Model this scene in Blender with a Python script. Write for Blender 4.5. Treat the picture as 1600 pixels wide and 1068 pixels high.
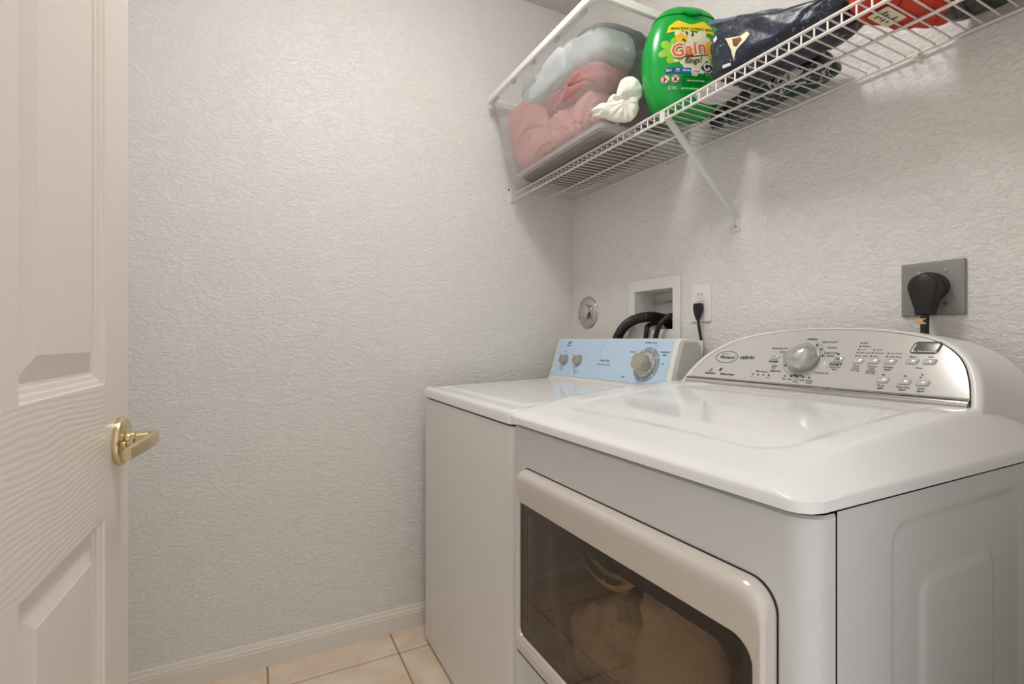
import bpy, bmesh, math, random
from mathutils import Vector, Matrix, noise

random.seed(7)
scene = bpy.context.scene
COL = scene.collection
for o in list(bpy.data.objects):
    bpy.data.objects.remove(o)

# ------------------------------------------------------------------ camera
cam_d = bpy.data.cameras.new('camera')
cam = bpy.data.objects.new('camera', cam_d)
COL.objects.link(cam)
cam_d.sensor_width = 36.0
cam_d.lens = 787.0 / 1600.0 * 36.0
cam_d.shift_y = -4.0 / 1600.0
cam_d.clip_start = 0.02
cam.location = (1.812, -1.225, 1.053)
cam.rotation_euler = (math.radians(90), 0, math.atan2(0.8895, 0.4570))
scene.camera = cam

# ------------------------------------------------------------------ world / exposure
world = bpy.data.worlds.new('world')
scene.world = world
world.use_nodes = True
bg = world.node_tree.nodes['Background']
bg.inputs[0].default_value = (1.0, 0.98, 0.955, 1)
bg.inputs[1].default_value = 0.47
scene.view_settings.view_transform = 'Standard'
scene.view_settings.look = 'None'
scene.view_settings.exposure = 1.0
scene.view_settings.gamma = 1.0
scene.view_settings.use_curve_mapping = False
LAMP_POWER = 23.0        # emission strength of the ceiling light's glass dome

# ------------------------------------------------------------------ materials
def new_mat(name):
    m = bpy.data.materials.new(name)
    m.use_nodes = True
    nt = m.node_tree
    return m, nt, nt.nodes['Principled BSDF']

def lin(c):
    return tuple((x / 12.92 if x <= 0.04045 else ((x + 0.055) / 1.055) ** 2.4) for x in c)

def rgb(r, g, b):
    return lin((r / 255, g / 255, b / 255)) + (1,)

def mat(name, col, rough=0.5, metal=0.0, bump=0.0, bscale=200.0, coat=0.0, var=0.0, vscale=5.0, spec=0.5, sheen=0.0):
    m, nt, p = new_mat(name)
    p.inputs['Base Color'].default_value = col
    p.inputs['Roughness'].default_value = rough
    p.inputs['Metallic'].default_value = metal
    p.inputs['Specular IOR Level'].default_value = spec
    if coat:
        p.inputs['Coat Weight'].default_value = coat
        p.inputs['Coat Roughness'].default_value = 0.06
    if sheen:
        p.inputs['Sheen Weight'].default_value = sheen
    tc = nt.nodes.new('ShaderNodeTexCoord')
    n2 = nt.nodes.new('ShaderNodeTexNoise')
    n2.inputs['Scale'].default_value = vscale
    n2.inputs['Detail'].default_value = 3
    nt.links.new(tc.outputs['Object'], n2.inputs['Vector'])
    mx = nt.nodes.new('ShaderNodeMix'); mx.data_type = 'RGBA'
    v = max(var, 0.015)
    mx.inputs[6].default_value = tuple(c * (1 - v) for c in col[:3]) + (1,)
    mx.inputs[7].default_value = tuple(min(1, c * (1 + v)) for c in col[:3]) + (1,)
    nt.links.new(n2.outputs['Fac'], mx.inputs[0])
    nt.links.new(mx.outputs[2], p.inputs['Base Color'])
    if bump:
        nz = nt.nodes.new('ShaderNodeTexNoise')
        nz.inputs['Scale'].default_value = bscale
        nz.inputs['Detail'].default_value = 4
        nt.links.new(tc.outputs['Object'], nz.inputs['Vector'])
        b = nt.nodes.new('ShaderNodeBump')
        b.inputs['Strength'].default_value = bump
        b.inputs['Distance'].default_value = 0.002
        nt.links.new(nz.outputs['Fac'], b.inputs['Height'])
        nt.links.new(b.outputs['Normal'], p.inputs['Normal'])
    return m

def wall_material(name, col, rough=0.42, dist=0.0045, stretch=(1, 1, 1.8)):
    """painted skip-trowel plaster: low smears with short sharp ridges"""
    m, nt, p = new_mat(name)
    p.inputs['Roughness'].default_value = rough
    tc = nt.nodes.new('ShaderNodeTexCoord')
    mp = nt.nodes.new('ShaderNodeMapping'); mp.inputs['Scale'].default_value = stretch
    nt.links.new(tc.outputs['Object'], mp.inputs['Vector'])
    a = nt.nodes.new('ShaderNodeTexNoise'); a.inputs['Scale'].default_value = 31; a.inputs['Detail'].default_value = 5
    a.inputs['Roughness'].default_value = 0.58; a.inputs['Distortion'].default_value = 1.7
    nt.links.new(mp.outputs[0], a.inputs['Vector'])
    ra = nt.nodes.new('ShaderNodeMapRange'); ra.inputs[1].default_value = 0.47; ra.inputs[2].default_value = 0.55
    ra.interpolation_type = 'SMOOTHSTEP'
    nt.links.new(a.outputs['Fac'], ra.inputs[0])
    b2 = nt.nodes.new('ShaderNodeTexNoise'); b2.inputs['Scale'].default_value = 60; b2.inputs['Detail'].default_value = 4
    b2.inputs['Distortion'].default_value = 0.8
    nt.links.new(mp.outputs[0], b2.inputs['Vector'])
    rb = nt.nodes.new('ShaderNodeMapRange'); rb.inputs[1].default_value = 0.5; rb.inputs[2].default_value = 0.56
    rb.interpolation_type = 'SMOOTHSTEP'
    nt.links.new(b2.outputs['Fac'], rb.inputs[0])
    s1 = nt.nodes.new('ShaderNodeMath'); s1.operation = 'MULTIPLY_ADD'; s1.inputs[1].default_value = 0.42
    nt.links.new(rb.outputs[0], s1.inputs[0]); nt.links.new(ra.outputs[0], s1.inputs[2])
    s2 = nt.nodes.new('ShaderNodeMath'); s2.operation = 'MULTIPLY_ADD'; s2.inputs[1].default_value = 1.2
    nt.links.new(a.outputs['Fac'], s2.inputs[0]); nt.links.new(s1.outputs[0], s2.inputs[2])
    bp = nt.nodes.new('ShaderNodeBump'); bp.inputs['Strength'].default_value = 0.42; bp.inputs['Distance'].default_value = dist
    nt.links.new(s2.outputs[0], bp.inputs['Height'])
    nt.links.new(bp.outputs[0], p.inputs['Normal'])
    c = nt.nodes.new('ShaderNodeTexNoise'); c.inputs['Scale'].default_value = 2.3; c.inputs['Detail'].default_value = 3
    nt.links.new(tc.outputs['Object'], c.inputs['Vector'])
    mx = nt.nodes.new('ShaderNodeMix'); mx.data_type = 'RGBA'
    mx.inputs[6].default_value = tuple(x * 0.97 for x in col[:3]) + (1,)
    mx.inputs[7].default_value = col
    nt.links.new(c.outputs['Fac'], mx.inputs[0]); nt.links.new(mx.outputs[2], p.inputs['Base Color'])
    return m

def door_material(name, col, horiz):
    m, nt, p = new_mat(name)
    p.inputs['Roughness'].default_value = 0.36
    p.inputs['Base Color'].default_value = col
    tc = nt.nodes.new('ShaderNodeTexCoord')
    mp = nt.nodes.new('ShaderNodeMapping')
    mp.inputs['Scale'].default_value = (2.4, 1.0, 7.0) if horiz else (9.0, 1.0, 1.4)
    nt.links.new(tc.outputs['Object'], mp.inputs['Vector'])
    w = nt.nodes.new('ShaderNodeTexNoise'); w.inputs['Scale'].default_value = 2.6
    w.inputs['Detail'].default_value = 1.5
    nt.links.new(mp.outputs[0], w.inputs['Vector'])
    sx = nt.nodes.new('ShaderNodeSeparateXYZ'); nt.links.new(tc.outputs['Object'], sx.inputs[0])
    k1 = nt.nodes.new('ShaderNodeMath'); k1.operation = 'MULTIPLY'; k1.inputs[1].default_value = 900.0 if horiz else 1300.0
    nt.links.new(sx.outputs[2 if horiz else 0], k1.inputs[0])
    s = nt.nodes.new('ShaderNodeMath'); s.operation = 'MULTIPLY_ADD'; s.inputs[1].default_value = 26
    nt.links.new(w.outputs['Fac'], s.inputs[0]); nt.links.new(k1.outputs[0], s.inputs[2])
    sn = nt.nodes.new('ShaderNodeMath'); sn.operation = 'SINE'
    nt.links.new(s.outputs[0], sn.inputs[0])
    bp = nt.nodes.new('ShaderNodeBump'); bp.inputs['Strength'].default_value = 0.17 if horiz else 0.05
    bp.inputs['Distance'].default_value = 0.0008
    nt.links.new(sn.outputs[0], bp.inputs['Height']); nt.links.new(bp.outputs[0], p.inputs['Normal'])
    return m

def tile_material(name):
    m, nt, p = new_mat(name)
    p.inputs['Roughness'].default_value = 0.3
    tc = nt.nodes.new('ShaderNodeTexCoord')
    oi = nt.nodes.new('ShaderNodeObjectInfo')
    ad = nt.nodes.new('ShaderNodeVectorMath'); ad.operation = 'ADD'
    nt.links.new(tc.outputs['Object'], ad.inputs[0]); nt.links.new(oi.outputs['Location'], ad.inputs[1])
    n = nt.nodes.new('ShaderNodeTexNoise'); n.inputs['Scale'].default_value = 9; n.inputs['Detail'].default_value = 6
    n.inputs['Distortion'].default_value = 0.8
    nt.links.new(ad.outputs[0], n.inputs['Vector'])
    cr = nt.nodes.new('ShaderNodeValToRGB')
    cr.color_ramp.elements[0].position = 0.3; cr.color_ramp.elements[0].color = rgb(226, 204, 178)
    cr.color_ramp.elements[1].position = 0.7; cr.color_ramp.elements[1].color = rgb(244, 228, 208)
    nt.links.new(n.outputs['Fac'], cr.inputs[0]); nt.links.new(cr.outputs[0], p.inputs['Base Color'])
    return m

def schlick(nt, f0):
    lw = nt.nodes.new('ShaderNodeLayerWeight'); lw.inputs[0].default_value = 0.5
    pw = nt.nodes.new('ShaderNodeMath'); pw.operation = 'POWER'; pw.inputs[1].default_value = 5
    nt.links.new(lw.outputs['Facing'], pw.inputs[0])
    ma = nt.nodes.new('ShaderNodeMath'); ma.operation = 'MULTIPLY_ADD'; ma.inputs[1].default_value = 1 - f0; ma.inputs[2].default_value = f0
    nt.links.new(pw.outputs[0], ma.inputs[0])
    return ma

def clear_plastic(name, tint, haze, hazecol, rough=0.12):
    """thin translucent plastic sheet: part see-through, part milky, with a surface gloss"""
    m = bpy.data.materials.new(name); m.use_nodes = True
    nt = m.node_tree; nt.nodes.clear()
    out = nt.nodes.new('ShaderNodeOutputMaterial')
    tr = nt.nodes.new('ShaderNodeBsdfTransparent'); tr.inputs[0].default_value = tint
    df = nt.nodes.new('ShaderNodeBsdfDiffuse'); df.inputs[0].default_value = hazecol
    tl = nt.nodes.new('ShaderNodeBsdfTranslucent'); tl.inputs[0].default_value = hazecol
    m0 = nt.nodes.new('ShaderNodeMixShader'); m0.inputs[0].default_value = 0.5
    nt.links.new(df.outputs[0], m0.inputs[1]); nt.links.new(tl.outputs[0], m0.inputs[2])
    nz = nt.nodes.new('ShaderNodeTexNoise'); nz.inputs['Scale'].default_value = 14
    tcn = nt.nodes.new('ShaderNodeTexCoord'); nt.links.new(tcn.outputs['Object'], nz.inputs['Vector'])
    mr = nt.nodes.new('ShaderNodeMapRange'); mr.inputs[3].default_value = haze * 0.85; mr.inputs[4].default_value = haze * 1.15
    nt.links.new(nz.outputs['Fac'], mr.inputs[0])
    m1 = nt.nodes.new('ShaderNodeMixShader')
    nt.links.new(mr.outputs[0], m1.inputs[0])
    nt.links.new(tr.outputs[0], m1.inputs[1]); nt.links.new(m0.outputs[0], m1.inputs[2])
    gl = nt.nodes.new('ShaderNodeBsdfGlossy'); gl.inputs['Roughness'].default_value = rough
    fr = schlick(nt, 0.035)
    m2 = nt.nodes.new('ShaderNodeMixShader')
    nt.links.new(fr.outputs[0], m2.inputs[0]); nt.links.new(m1.outputs[0], m2.inputs[1]); nt.links.new(gl.outputs[0], m2.inputs[2])
    nt.links.new(m2.outputs[0], out.inputs[0])
    return m

def printed_film(name, base, marks, rough=0.25, scale=22.0, thr=0.62, base2=None, bump=0.4):
    """glossy packaging film with scattered printed marks"""
    m, nt, p = new_mat(name)
    p.inputs['Roughness'].default_value = rough
    tc = nt.nodes.new('ShaderNodeTexCoord')
    n = nt.nodes.new('ShaderNodeTexNoise'); n.inputs['Scale'].default_value = scale; n.inputs['Detail'].default_value = 4
    n.inputs['Distortion'].default_value = 2.0
    nt.links.new(tc.outputs['Object'], n.inputs['Vector'])
    r = nt.nodes.new('ShaderNodeMapRange'); r.inputs[1].default_value = thr; r.inputs[2].default_value = thr + 0.01
    nt.links.new(n.outputs['Fac'], r.inputs[0])
    n2 = nt.nodes.new('ShaderNodeTexNoise'); n2.inputs['Scale'].default_value = 7
    nt.links.new(tc.outputs['Object'], n2.inputs['Vector'])
    mx0 = nt.nodes.new('ShaderNodeMix'); mx0.data_type = 'RGBA'
    mx0.inputs[6].default_value = base; mx0.inputs[7].default_value = base2 or base
    nt.links.new(n2.outputs['Fac'], mx0.inputs[0])
    mx = nt.nodes.new('ShaderNodeMix'); mx.data_type = 'RGBA'
    nt.links.new(mx0.outputs[2], mx.inputs[6]); mx.inputs[7].default_value = marks
    nt.links.new(r.outputs[0], mx.inputs[0]); nt.links.new(mx.outputs[2], p.inputs['Base Color'])
    b = nt.nodes.new('ShaderNodeBump'); b.inputs['Strength'].default_value = bump; b.inputs['Distance'].default_value = 0.004
    n3 = nt.nodes.new('ShaderNodeTexNoise'); n3.inputs['Scale'].default_value = 40; n3.inputs['Detail'].default_value = 5
    nt.links.new(tc.outputs['Object'], n3.inputs['Vector'])
    nt.links.new(n3.outputs['Fac'], b.inputs['Height']); nt.links.new(b.outputs[0], p.inputs['Normal'])
    return m

M = {}
M['wall'] = wall_material('wall_paint', rgb(237, 234, 230), dist=0.005)
M['ceil'] = wall_material('ceiling_paint', rgb(228, 224, 219), rough=0.7)
M['trim'] = mat('trim_paint', rgb(232, 226, 216), 0.35, bump=0.05, bscale=60)
M['door_h'] = door_material('door_paint_rail', rgb(228, 220, 210), True)
M['door_v'] = door_material('door_paint_stile', rgb(228, 220, 210), False)
M['tile'] = tile_material('ceramic_tile')
M['grout'] = mat('grout', rgb(176, 150, 122), 0.9, bump=0.5, bscale=300, var=0.12, vscale=20)
M['brass'] = mat('satin_brass', rgb(214, 196, 156), 0.27, 1.0, bump=0.03, bscale=500)
M['white_enamel'] = mat('white_enamel', rgb(214, 214, 213), 0.2, bump=0.015, bscale=300)
M['washer_enamel'] = mat('washer_enamel', rgb(230, 228, 226), 0.17, bump=0.015, bscale=300)
M['white_plastic'] = mat('white_plastic', rgb(232, 231, 227), 0.3)
M['grey_plastic'] = mat('grey_plastic', rgb(196, 193, 186), 0.4)
M['lid_enamel'] = mat('lid_enamel', rgb(242, 242, 241), 0.1, bump=0.01, bscale=200)
M['silver'] = mat('silver_fascia', rgb(204, 202, 197), 0.14, 0.12)
M['silver_door'] = mat('silver_door', rgb(214, 206, 198), 0.2, 0.15)
M['chrome'] = mat('chrome', rgb(205, 203, 200), 0.1, 1.0)
M['knob_silver'] = mat('knob_silver', rgb(196, 196, 193), 0.26, 0.6)
M['knob_beige'] = mat('knob_metal', rgb(190, 182, 168), 0.3, 0.5)
M['dark'] = mat('dark_gap', rgb(38, 34, 32), 0.8)
M['black'] = mat('black_rubber', rgb(26, 23, 21), 0.45)
M['blackg'] = mat('black_gloss', rgb(14, 13, 13), 0.12)
M['drum'] = mat('drum_grey', rgb(132, 124, 114), 0.4)
M['blue_panel'] = mat('blue_panel', rgb(196, 222, 244), 0.22, var=0.03)
M['dial_grey'] = mat('dial_grey', rgb(150, 165, 180), 0.35)
M['print_dark'] = mat('print_dark', rgb(70, 70, 70), 0.6)
M['print_blue'] = mat('print_blue', rgb(96, 120, 146), 0.6)
M['print_white'] = mat('print_white', rgb(235, 235, 235), 0.5)
M['lcd'] = mat('display_glass', rgb(92, 88, 84), 0.15)
M['led'] = mat('indicator', rgb(36, 34, 34), 0.4)
M['wire'] = mat('white_vinyl', rgb(232, 226, 220), 0.35)
M['brace'] = mat('brace_paint', rgb(222, 222, 220), 0.35)
M['steel_plate'] = mat('grey_plate', rgb(148, 148, 146), 0.42, 0.3)
M['screw'] = mat('screw_steel', rgb(190, 186, 180), 0.3, 0.9)
M['green'] = mat('green_plastic', rgb(2, 158, 58), 0.24)
M['green_dk'] = mat('green_print_dark', rgb(8, 104, 30), 0.4)
M['yellow'] = mat('label_yellow', rgb(238, 212, 40), 0.35, var=0.06, vscale=30)
M['cream'] = mat('label_cream', rgb(232, 226, 190), 0.4, var=0.08, vscale=30)
M['lime'] = mat('label_lime', rgb(142, 204, 52), 0.4, var=0.12, vscale=40)
M['amber'] = mat('label_amber', rgb(244, 190, 46), 0.4, var=0.1, vscale=40)
M['orange'] = mat('label_orange', rgb(232, 112, 28), 0.35)
M['brown'] = mat('label_brown', rgb(112, 62, 28), 0.5)
M['label_blue'] = mat('label_blue', rgb(14, 78, 150), 0.35)
M['label_blue2'] = mat('label_light_blue', rgb(36, 124, 196), 0.35)
M['label_red'] = mat('label_red', rgb(200, 44, 40), 0.35)
M['pale_print'] = mat('label_pale_print', rgb(176, 226, 176), 0.4)
M['pod_dark'] = mat('pod_dark_green', rgb(22, 56, 26), 0.3)
M['bin'] = clear_plastic('bin_plastic', (0.97, 0.97, 0.965, 1), 0.28, rgb(236, 236, 236))
M['rim'] = mat('rim_plastic', rgb(246, 244, 242), 0.3)
M['bin_rim'] = clear_plastic('bin_rim_plastic', (0.93, 0.93, 0.92, 1), 0.62, rgb(232, 230, 228))
M['pink'] = mat('pink_cotton', rgb(216, 162, 156), 0.9, bump=0.5, bscale=500, var=0.05, sheen=0.2)
M['mauve'] = mat('mauve_cotton', rgb(176, 112, 112), 0.9, bump=0.5, bscale=500, var=0.1, sheen=0.2)
M['grey_cloth'] = mat('grey_comforter', rgb(196, 202, 204), 0.85, bump=0.3, bscale=300, var=0.05, sheen=0.2)
M['dark_cloth'] = mat('dark_grey_cloth', rgb(96, 100, 106), 0.9, bump=0.4, bscale=300, var=0.15)
M['brown_cloth'] = mat('brown_cloth', rgb(92, 60, 54), 0.9, bump=0.4, bscale=300, var=0.3, vscale=12)
M['green_film'] = mat('green_film', rgb(44, 96, 72), 0.2, bump=0.3, bscale=40, var=0.3, vscale=15)
M['tissue'] = mat('white_tissue', rgb(240, 238, 226), 0.8, bump=0.5, bscale=160, var=0.06, vscale=40)
M['towel'] = mat('beige_towel', rgb(240, 226, 208), 1.0, bump=1.0, bscale=420, var=0.2, vscale=160, sheen=0.3)
M['towel2'] = mat('waffle_towel', rgb(236, 230, 222), 1.0, bump=1.0, bscale=600, var=0.25, vscale=260, sheen=0.3)
M['navy'] = printed_film('navy_film', rgb(20, 23, 38), rgb(120, 122, 140), 0.36, 70, 0.64, rgb(40, 48, 68))
M['slate'] = mat('slate_film', rgb(88, 108, 124), 0.35, bump=0.5, bscale=60, var=0.15, vscale=20)
M['teal_film'] = printed_film('teal_film', rgb(12, 58, 54), rgb(205, 212, 208), 0.3, 24, 0.575, rgb(18, 28, 30))
M['red_cloth'] = mat('red_fabric', rgb(206, 62, 34), 0.7, bump=0.4, bscale=80, var=0.2, vscale=12)
M['dgreen_film'] = printed_film('dark_green_film', rgb(26, 36, 26), rgb(120, 130, 118), 0.3, 14, 0.74, rgb(36, 52, 38))
M['bowl'] = mat('white_pouch', rgb(226, 220, 216), 0.3, bump=0.1, bscale=20)
M['tan_tag'] = mat('tan_tag', rgb(206, 172, 128), 0.6, var=0.2, vscale=200)
M['lamp_metal'] = mat('lamp_base', rgb(230, 228, 224), 0.4)

gm = bpy.data.materials.new('tinted_door_glass'); gm.use_nodes = True
nt = gm.node_tree; nt.nodes.clear()
_o = nt.nodes.new('ShaderNodeOutputMaterial'); _t = nt.nodes.new('ShaderNodeBsdfTransparent')
_t.inputs[0].default_value = (0.78, 0.70, 0.62, 1)
_g = nt.nodes.new('ShaderNodeBsdfGlossy'); _g.inputs['Roughness'].default_value = 0.015
_f = schlick(nt, 0.075)
_m = nt.nodes.new('ShaderNodeMixShader')
nt.links.new(_f.outputs[0], _m.inputs[0]); nt.links.new(_t.outputs[0], _m.inputs[1]); nt.links.new(_g.outputs[0], _m.inputs[2])
nt.links.new(_m.outputs[0], _o.inputs[0])
M['door_glass'] = gm

lm = bpy.data.materials.new('lamp_dome_glow'); lm.use_nodes = True
nt = lm.node_tree; nt.nodes.clear()
_o = nt.nodes.new('ShaderNodeOutputMaterial'); _e = nt.nodes.new('ShaderNodeEmission')
_e.inputs[0].default_value = (1.0, 0.975, 0.95, 1); _e.inputs[1].default_value = LAMP_POWER
nt.links.new(_e.outputs[0], _o.inputs[0])
M['lamp'] = lm

# ------------------------------------------------------------------ building helpers
ORIG = {}

def origin(o):
    return ORIG.get(o.name, Vector((0, 0, 0))) if o else Vector((0, 0, 0))

PRINT = ('printed_lettering', 'dial_marks', 'indicators', 'display_lettering', 'slots')
def tag(o, label=None, cat=None, group=None, kind=None):
    if label: o['label'] = label
    if cat: o['category'] = cat
    if group: o['group'] = group
    if kind: o['kind'] = kind
    return o

def thing(name, label, cat, loc, rotz=0.0, group=None, kind=None):
    o = bpy.data.objects.new(name, None)
    COL.objects.link(o)
    o.empty_display_size = 0.05
    o.location = loc
    o.rotation_euler = (0, 0, rotz)
    ORIG[o.name] = Vector(loc)
    return tag(o, label, cat, group, kind)

class MB:
    def __init__(self):
        self.v = []; self.f = []
    def add(self, vs, fs):
        n = len(self.v)
        self.v += [tuple(p) for p in vs]
        self.f += [tuple(i + n for i in f) for f in fs]
        return self
    def box(self, lo, hi):
        x0, y0, z0 = lo; x1, y1, z1 = hi
        vs = [(x0, y0, z0), (x1, y0, z0), (x1, y1, z0), (x0, y1, z0), (x0, y0, z1), (x1, y0, z1), (x1, y1, z1), (x0, y1, z1)]
        return self.add(vs, [(0, 3, 2, 1), (4, 5, 6, 7), (0, 1, 5, 4), (1, 2, 6, 5), (2, 3, 7, 6), (3, 0, 4, 7)])
    def prism(self, pts, fa, fb):
        """outline pts (2-D, ccw) mapped by fa (front) and fb (back)"""
        n = len(pts)
        vs = [fa(*p) for p in pts] + [fb(*p) for p in pts]
        fs = [tuple(range(n)), tuple(range(2 * n - 1, n - 1, -1))]
        fs += [(i, i + n, (i + 1) % n + n, (i + 1) % n) for i in range(n)]
        return self.add(vs, fs)
    def rings(self, loops, cap0=True, cap1=True, closed=True):
        n = len(loops[0]); vs = [p for l in loops for p in l]; fs = []
        for k in range(len(loops) - 1):
            for i in range(n if closed else n - 1):
                j = (i + 1) % n
                fs.append((k * n + i, k * n + j, (k + 1) * n + j, (k + 1) * n + i))
        if cap0: fs.append(tuple(range(n - 1, -1, -1)))
        if cap1: fs.append(tuple(range((len(loops) - 1) * n, len(loops) * n)))
        return self.add(vs, fs)
    def lathe(self, prof, c, axis=(0, 0, 1), n=32, up=None):
        """profile [(radius, height)] spun about axis through c"""
        a = Vector(axis).normalized()
        u = (up and Vector(up)) or (Vector((0, 0, 1)) if abs(a.z) < 0.9 else Vector((1, 0, 0)))
        u = (u - a * u.dot(a)).normalized(); w = a.cross(u)
        c = Vector(c)
        loops = []
        for r, h in prof:
            loops.append([c + a * h + (u * math.cos(2 * math.pi * i / n) + w * math.sin(2 * math.pi * i / n)) * max(r, 1e-5) for i in range(n)])
        return self.rings(loops)
    def tube(self, path, r, n=10, cap=True, rf=None):
        path = [Vector(p) for p in path]
        loops = []
        prev = None
        for i, p in enumerate(path):
            if i == 0: t = path[1] - path[0]
            elif i == len(path) - 1: t = path[-1] - path[-2]
            else: t = path[i + 1] - path[i - 1]
            t.normalize()
            if prev is None:
                ref = Vector((0, 0, 1)) if abs(t.z) < 0.9 else Vector((1, 0, 0))
                u = (ref - t * ref.dot(t)).normalized()
            else:
                u = (prev - t * prev.dot(t)).normalized()
            prev = u
            w = t.cross(u)
            rr = rf(i / (len(path) - 1)) if rf else r
            loops.append([p + (u * math.cos(2 * math.pi * k / n) + w * math.sin(2 * math.pi * k / n)) * rr for k in range(n)])
        return self.rings(loops, cap, cap)
    def grid(self, fn, nu, nv, wrapu=False):
        vs = [fn(i / nu, j / nv) for j in range(nv + 1) for i in range(nu + (0 if wrapu else 1))]
        w = nu if wrapu else nu + 1
        fs = []
        for j in range(nv):
            for i in range(nu):
                i2 = (i + 1) % w
                fs.append((j * w + i, j * w + i2, (j + 1) * w + i2, (j + 1) * w + i))
        return self.add(vs, fs)
    def build(self, name, m, parent=None, smooth=40, bevel=0.0, seg=2, solid=0.0, subsurf=0, recalc=True):
        off = origin(parent)
        me = bpy.data.meshes.new(name)
        me.from_pydata([tuple(Vector(p) - off) for p in self.v], [], self.f)
        if recalc:
            bm = bmesh.new(); bm.from_mesh(me)
            bmesh.ops.remove_doubles(bm, verts=bm.verts, dist=1e-6)
            bmesh.ops.recalc_face_normals(bm, faces=bm.faces)
            bm.to_mesh(me); bm.free()
        me.materials.append(M[m])
        if smooth:
            me.shade_smooth()
            if smooth < 180:
                me.set_sharp_from_angle(angle=math.radians(smooth))
        o = bpy.data.objects.new(name, me)
        COL.objects.link(o)
        if parent: o.parent = parent
        if name in PRINT: o['kind'] = 'stuff'
        ORIG[o.name] = off
        if bevel:
            b = o.modifiers.new('bevel', 'BEVEL'); b.width = bevel; b.segments = seg
            b.limit_method = 'ANGLE'; b.angle_limit = math.radians(40)
            b.harden_normals = False
        if solid:
            s = o.modifiers.new('thickness', 'SOLIDIFY'); s.thickness = solid; s.offset = -1
        if subsurf:
            s = o.modifiers.new('subdivision', 'SUBSURF'); s.levels = subsurf; s.render_levels = subsurf
        return o

def rrect(x0, y0, x1, y1, r, n=6):
    """rounded rectangle outline, ccw; r may be 4 radii (bl, br, tr, tl)"""
    rr = r if isinstance(r, (tuple, list)) else (r,) * 4
    pts = []
    for (cx, cy, a0, q) in ((x0 + rr[0], y0 + rr[0], 180, rr[0]), (x1 - rr[1], y0 + rr[1], 270, rr[1]), (x1 - rr[2], y1 - rr[2], 0, rr[2]), (x0 + rr[3], y1 - rr[3], 90, rr[3])):
        for k in range(n + 1):
            a = math.radians(a0 + 90 * k / n)
            pts.append((cx + q * math.cos(a), cy + q * math.sin(a)))
    return pts

def smooth_path(pts, n=8):
    """Catmull-Rom through pts"""
    P = [Vector(p) for p in pts]
    P = [P[0] * 2 - P[1]] + P + [P[-1] * 2 - P[-2]]
    out = []
    for i in range(1, len(P) - 2):
        for k in range(n):
            t = k / n
            a, b, c, d = P[i - 1], P[i], P[i + 1], P[i + 2]
            out.append(0.5 * ((2 * b) + (c - a) * t + (2 * a - 5 * b + 4 * c - d) * t * t + (3 * b - a - 3 * c + d) * t ** 3))
    out.append(P[-2])
    return out

def sstep(a, b, x):
    t = min(1, max(0, (x - a) / (b - a)))
    return t * t * (3 - 2 * t)

_tc = {}
def text2d(body, size, align='CENTER', bold=0.0, shear=0.0, spacing=1.0):
    """flat lettering: list of 2-D verts and faces"""
    key = (body, size, align, bold, shear, spacing)
    if key in _tc: return _tc[key]
    cu = bpy.data.curves.new('lettering', 'FONT')
    cu.body = body; cu.size = size; cu.align_x = align; cu.align_y = 'CENTER'
    cu.offset = bold; cu.shear = shear; cu.space_character = spacing
    cu.resolution_u = 2
    o = bpy.data.objects.new('lettering', cu)
    COL.objects.link(o)
    dg = bpy.context.evaluated_depsgraph_get(); dg.update()
    me = bpy.data.meshes.new_from_object(o.evaluated_get(dg))
    vs = [(v.co.x, v.co.y) for v in me.vertices]; fs = [tuple(p.vertices) for p in me.polygons]
    bpy.data.objects.remove(o); bpy.data.curves.remove(cu); bpy.data.meshes.remove(me)
    _tc[key] = (vs, fs)
    return vs, fs

def add_text(mb, body, size, x, y, fn, align='CENTER', bold=0.0, shear=0.0, rot=0.0, spacing=1.0):
    vs, fs = text2d(body, size, align, bold, shear, spacing)
    c, s = math.cos(rot), math.sin(rot)
    mb.add([fn(x + c * a - s * b, y + s * a + c * b) for a, b in vs], fs)

def disc(mb, cx, cy, rx, ry, fn, n=20, rot=0.0):
    c, s = math.cos(rot), math.sin(rot)
    pts = [(rx * math.cos(2 * math.pi * i / n), ry * math.sin(2 * math.pi * i / n)) for i in range(n)]
    mb.add([fn(cx + c * a - s * b, cy + s * a + c * b) for a, b in pts], [tuple(range(n))])

def ring2d(mb, cx, cy, rx, ry, w, fn, n=36, a0=0.0, a1=360.0):
    vs = []; fs = []
    m = n if a1 - a0 >= 359.9 else n + 1
    for i in range(m):
        a = math.radians(a0 + (a1 - a0) * i / n)
        vs.append(fn(cx + rx * math.cos(a), cy + ry * math.sin(a)))
        vs.append(fn(cx + (rx - w) * math.cos(a), cy + (ry - w) * math.sin(a)))
    for i in range(n):
        j = (i + 1) % m
        fs.append((2 * i, 2 * j, 2 * j + 1, 2 * i + 1))
    mb.add(vs, fs)

def poly2d(mb, pts, fn):
    mb.add([fn(*p) for p in pts], [tuple(range(len(pts)))])

def nvec(q):
    return Vector((noise.noise(q), noise.noise(q + Vector((31.7, 11.3, 5.1))), noise.noise(q + Vector((7.9, 43.1, 19.7)))))

def fold(p, seed, freq, amp):
    """crumpled-cloth displacement: a few ridged octaves"""
    q = Vector(p) * freq + Vector((seed * 3.1, seed * 7.7, seed * 1.3))
    w = nvec(q * 0.6) * 0.6
    d = 0.0; a = 1.0
    for k in range(4):
        n = noise.noise(q + w)
        d += a * (0.55 - abs(n) * 2.2 if k < 3 else n)
        q = q * 2.1 + Vector((5.3, 1.7, 9.1)); a *= 0.48
    return d * amp

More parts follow.
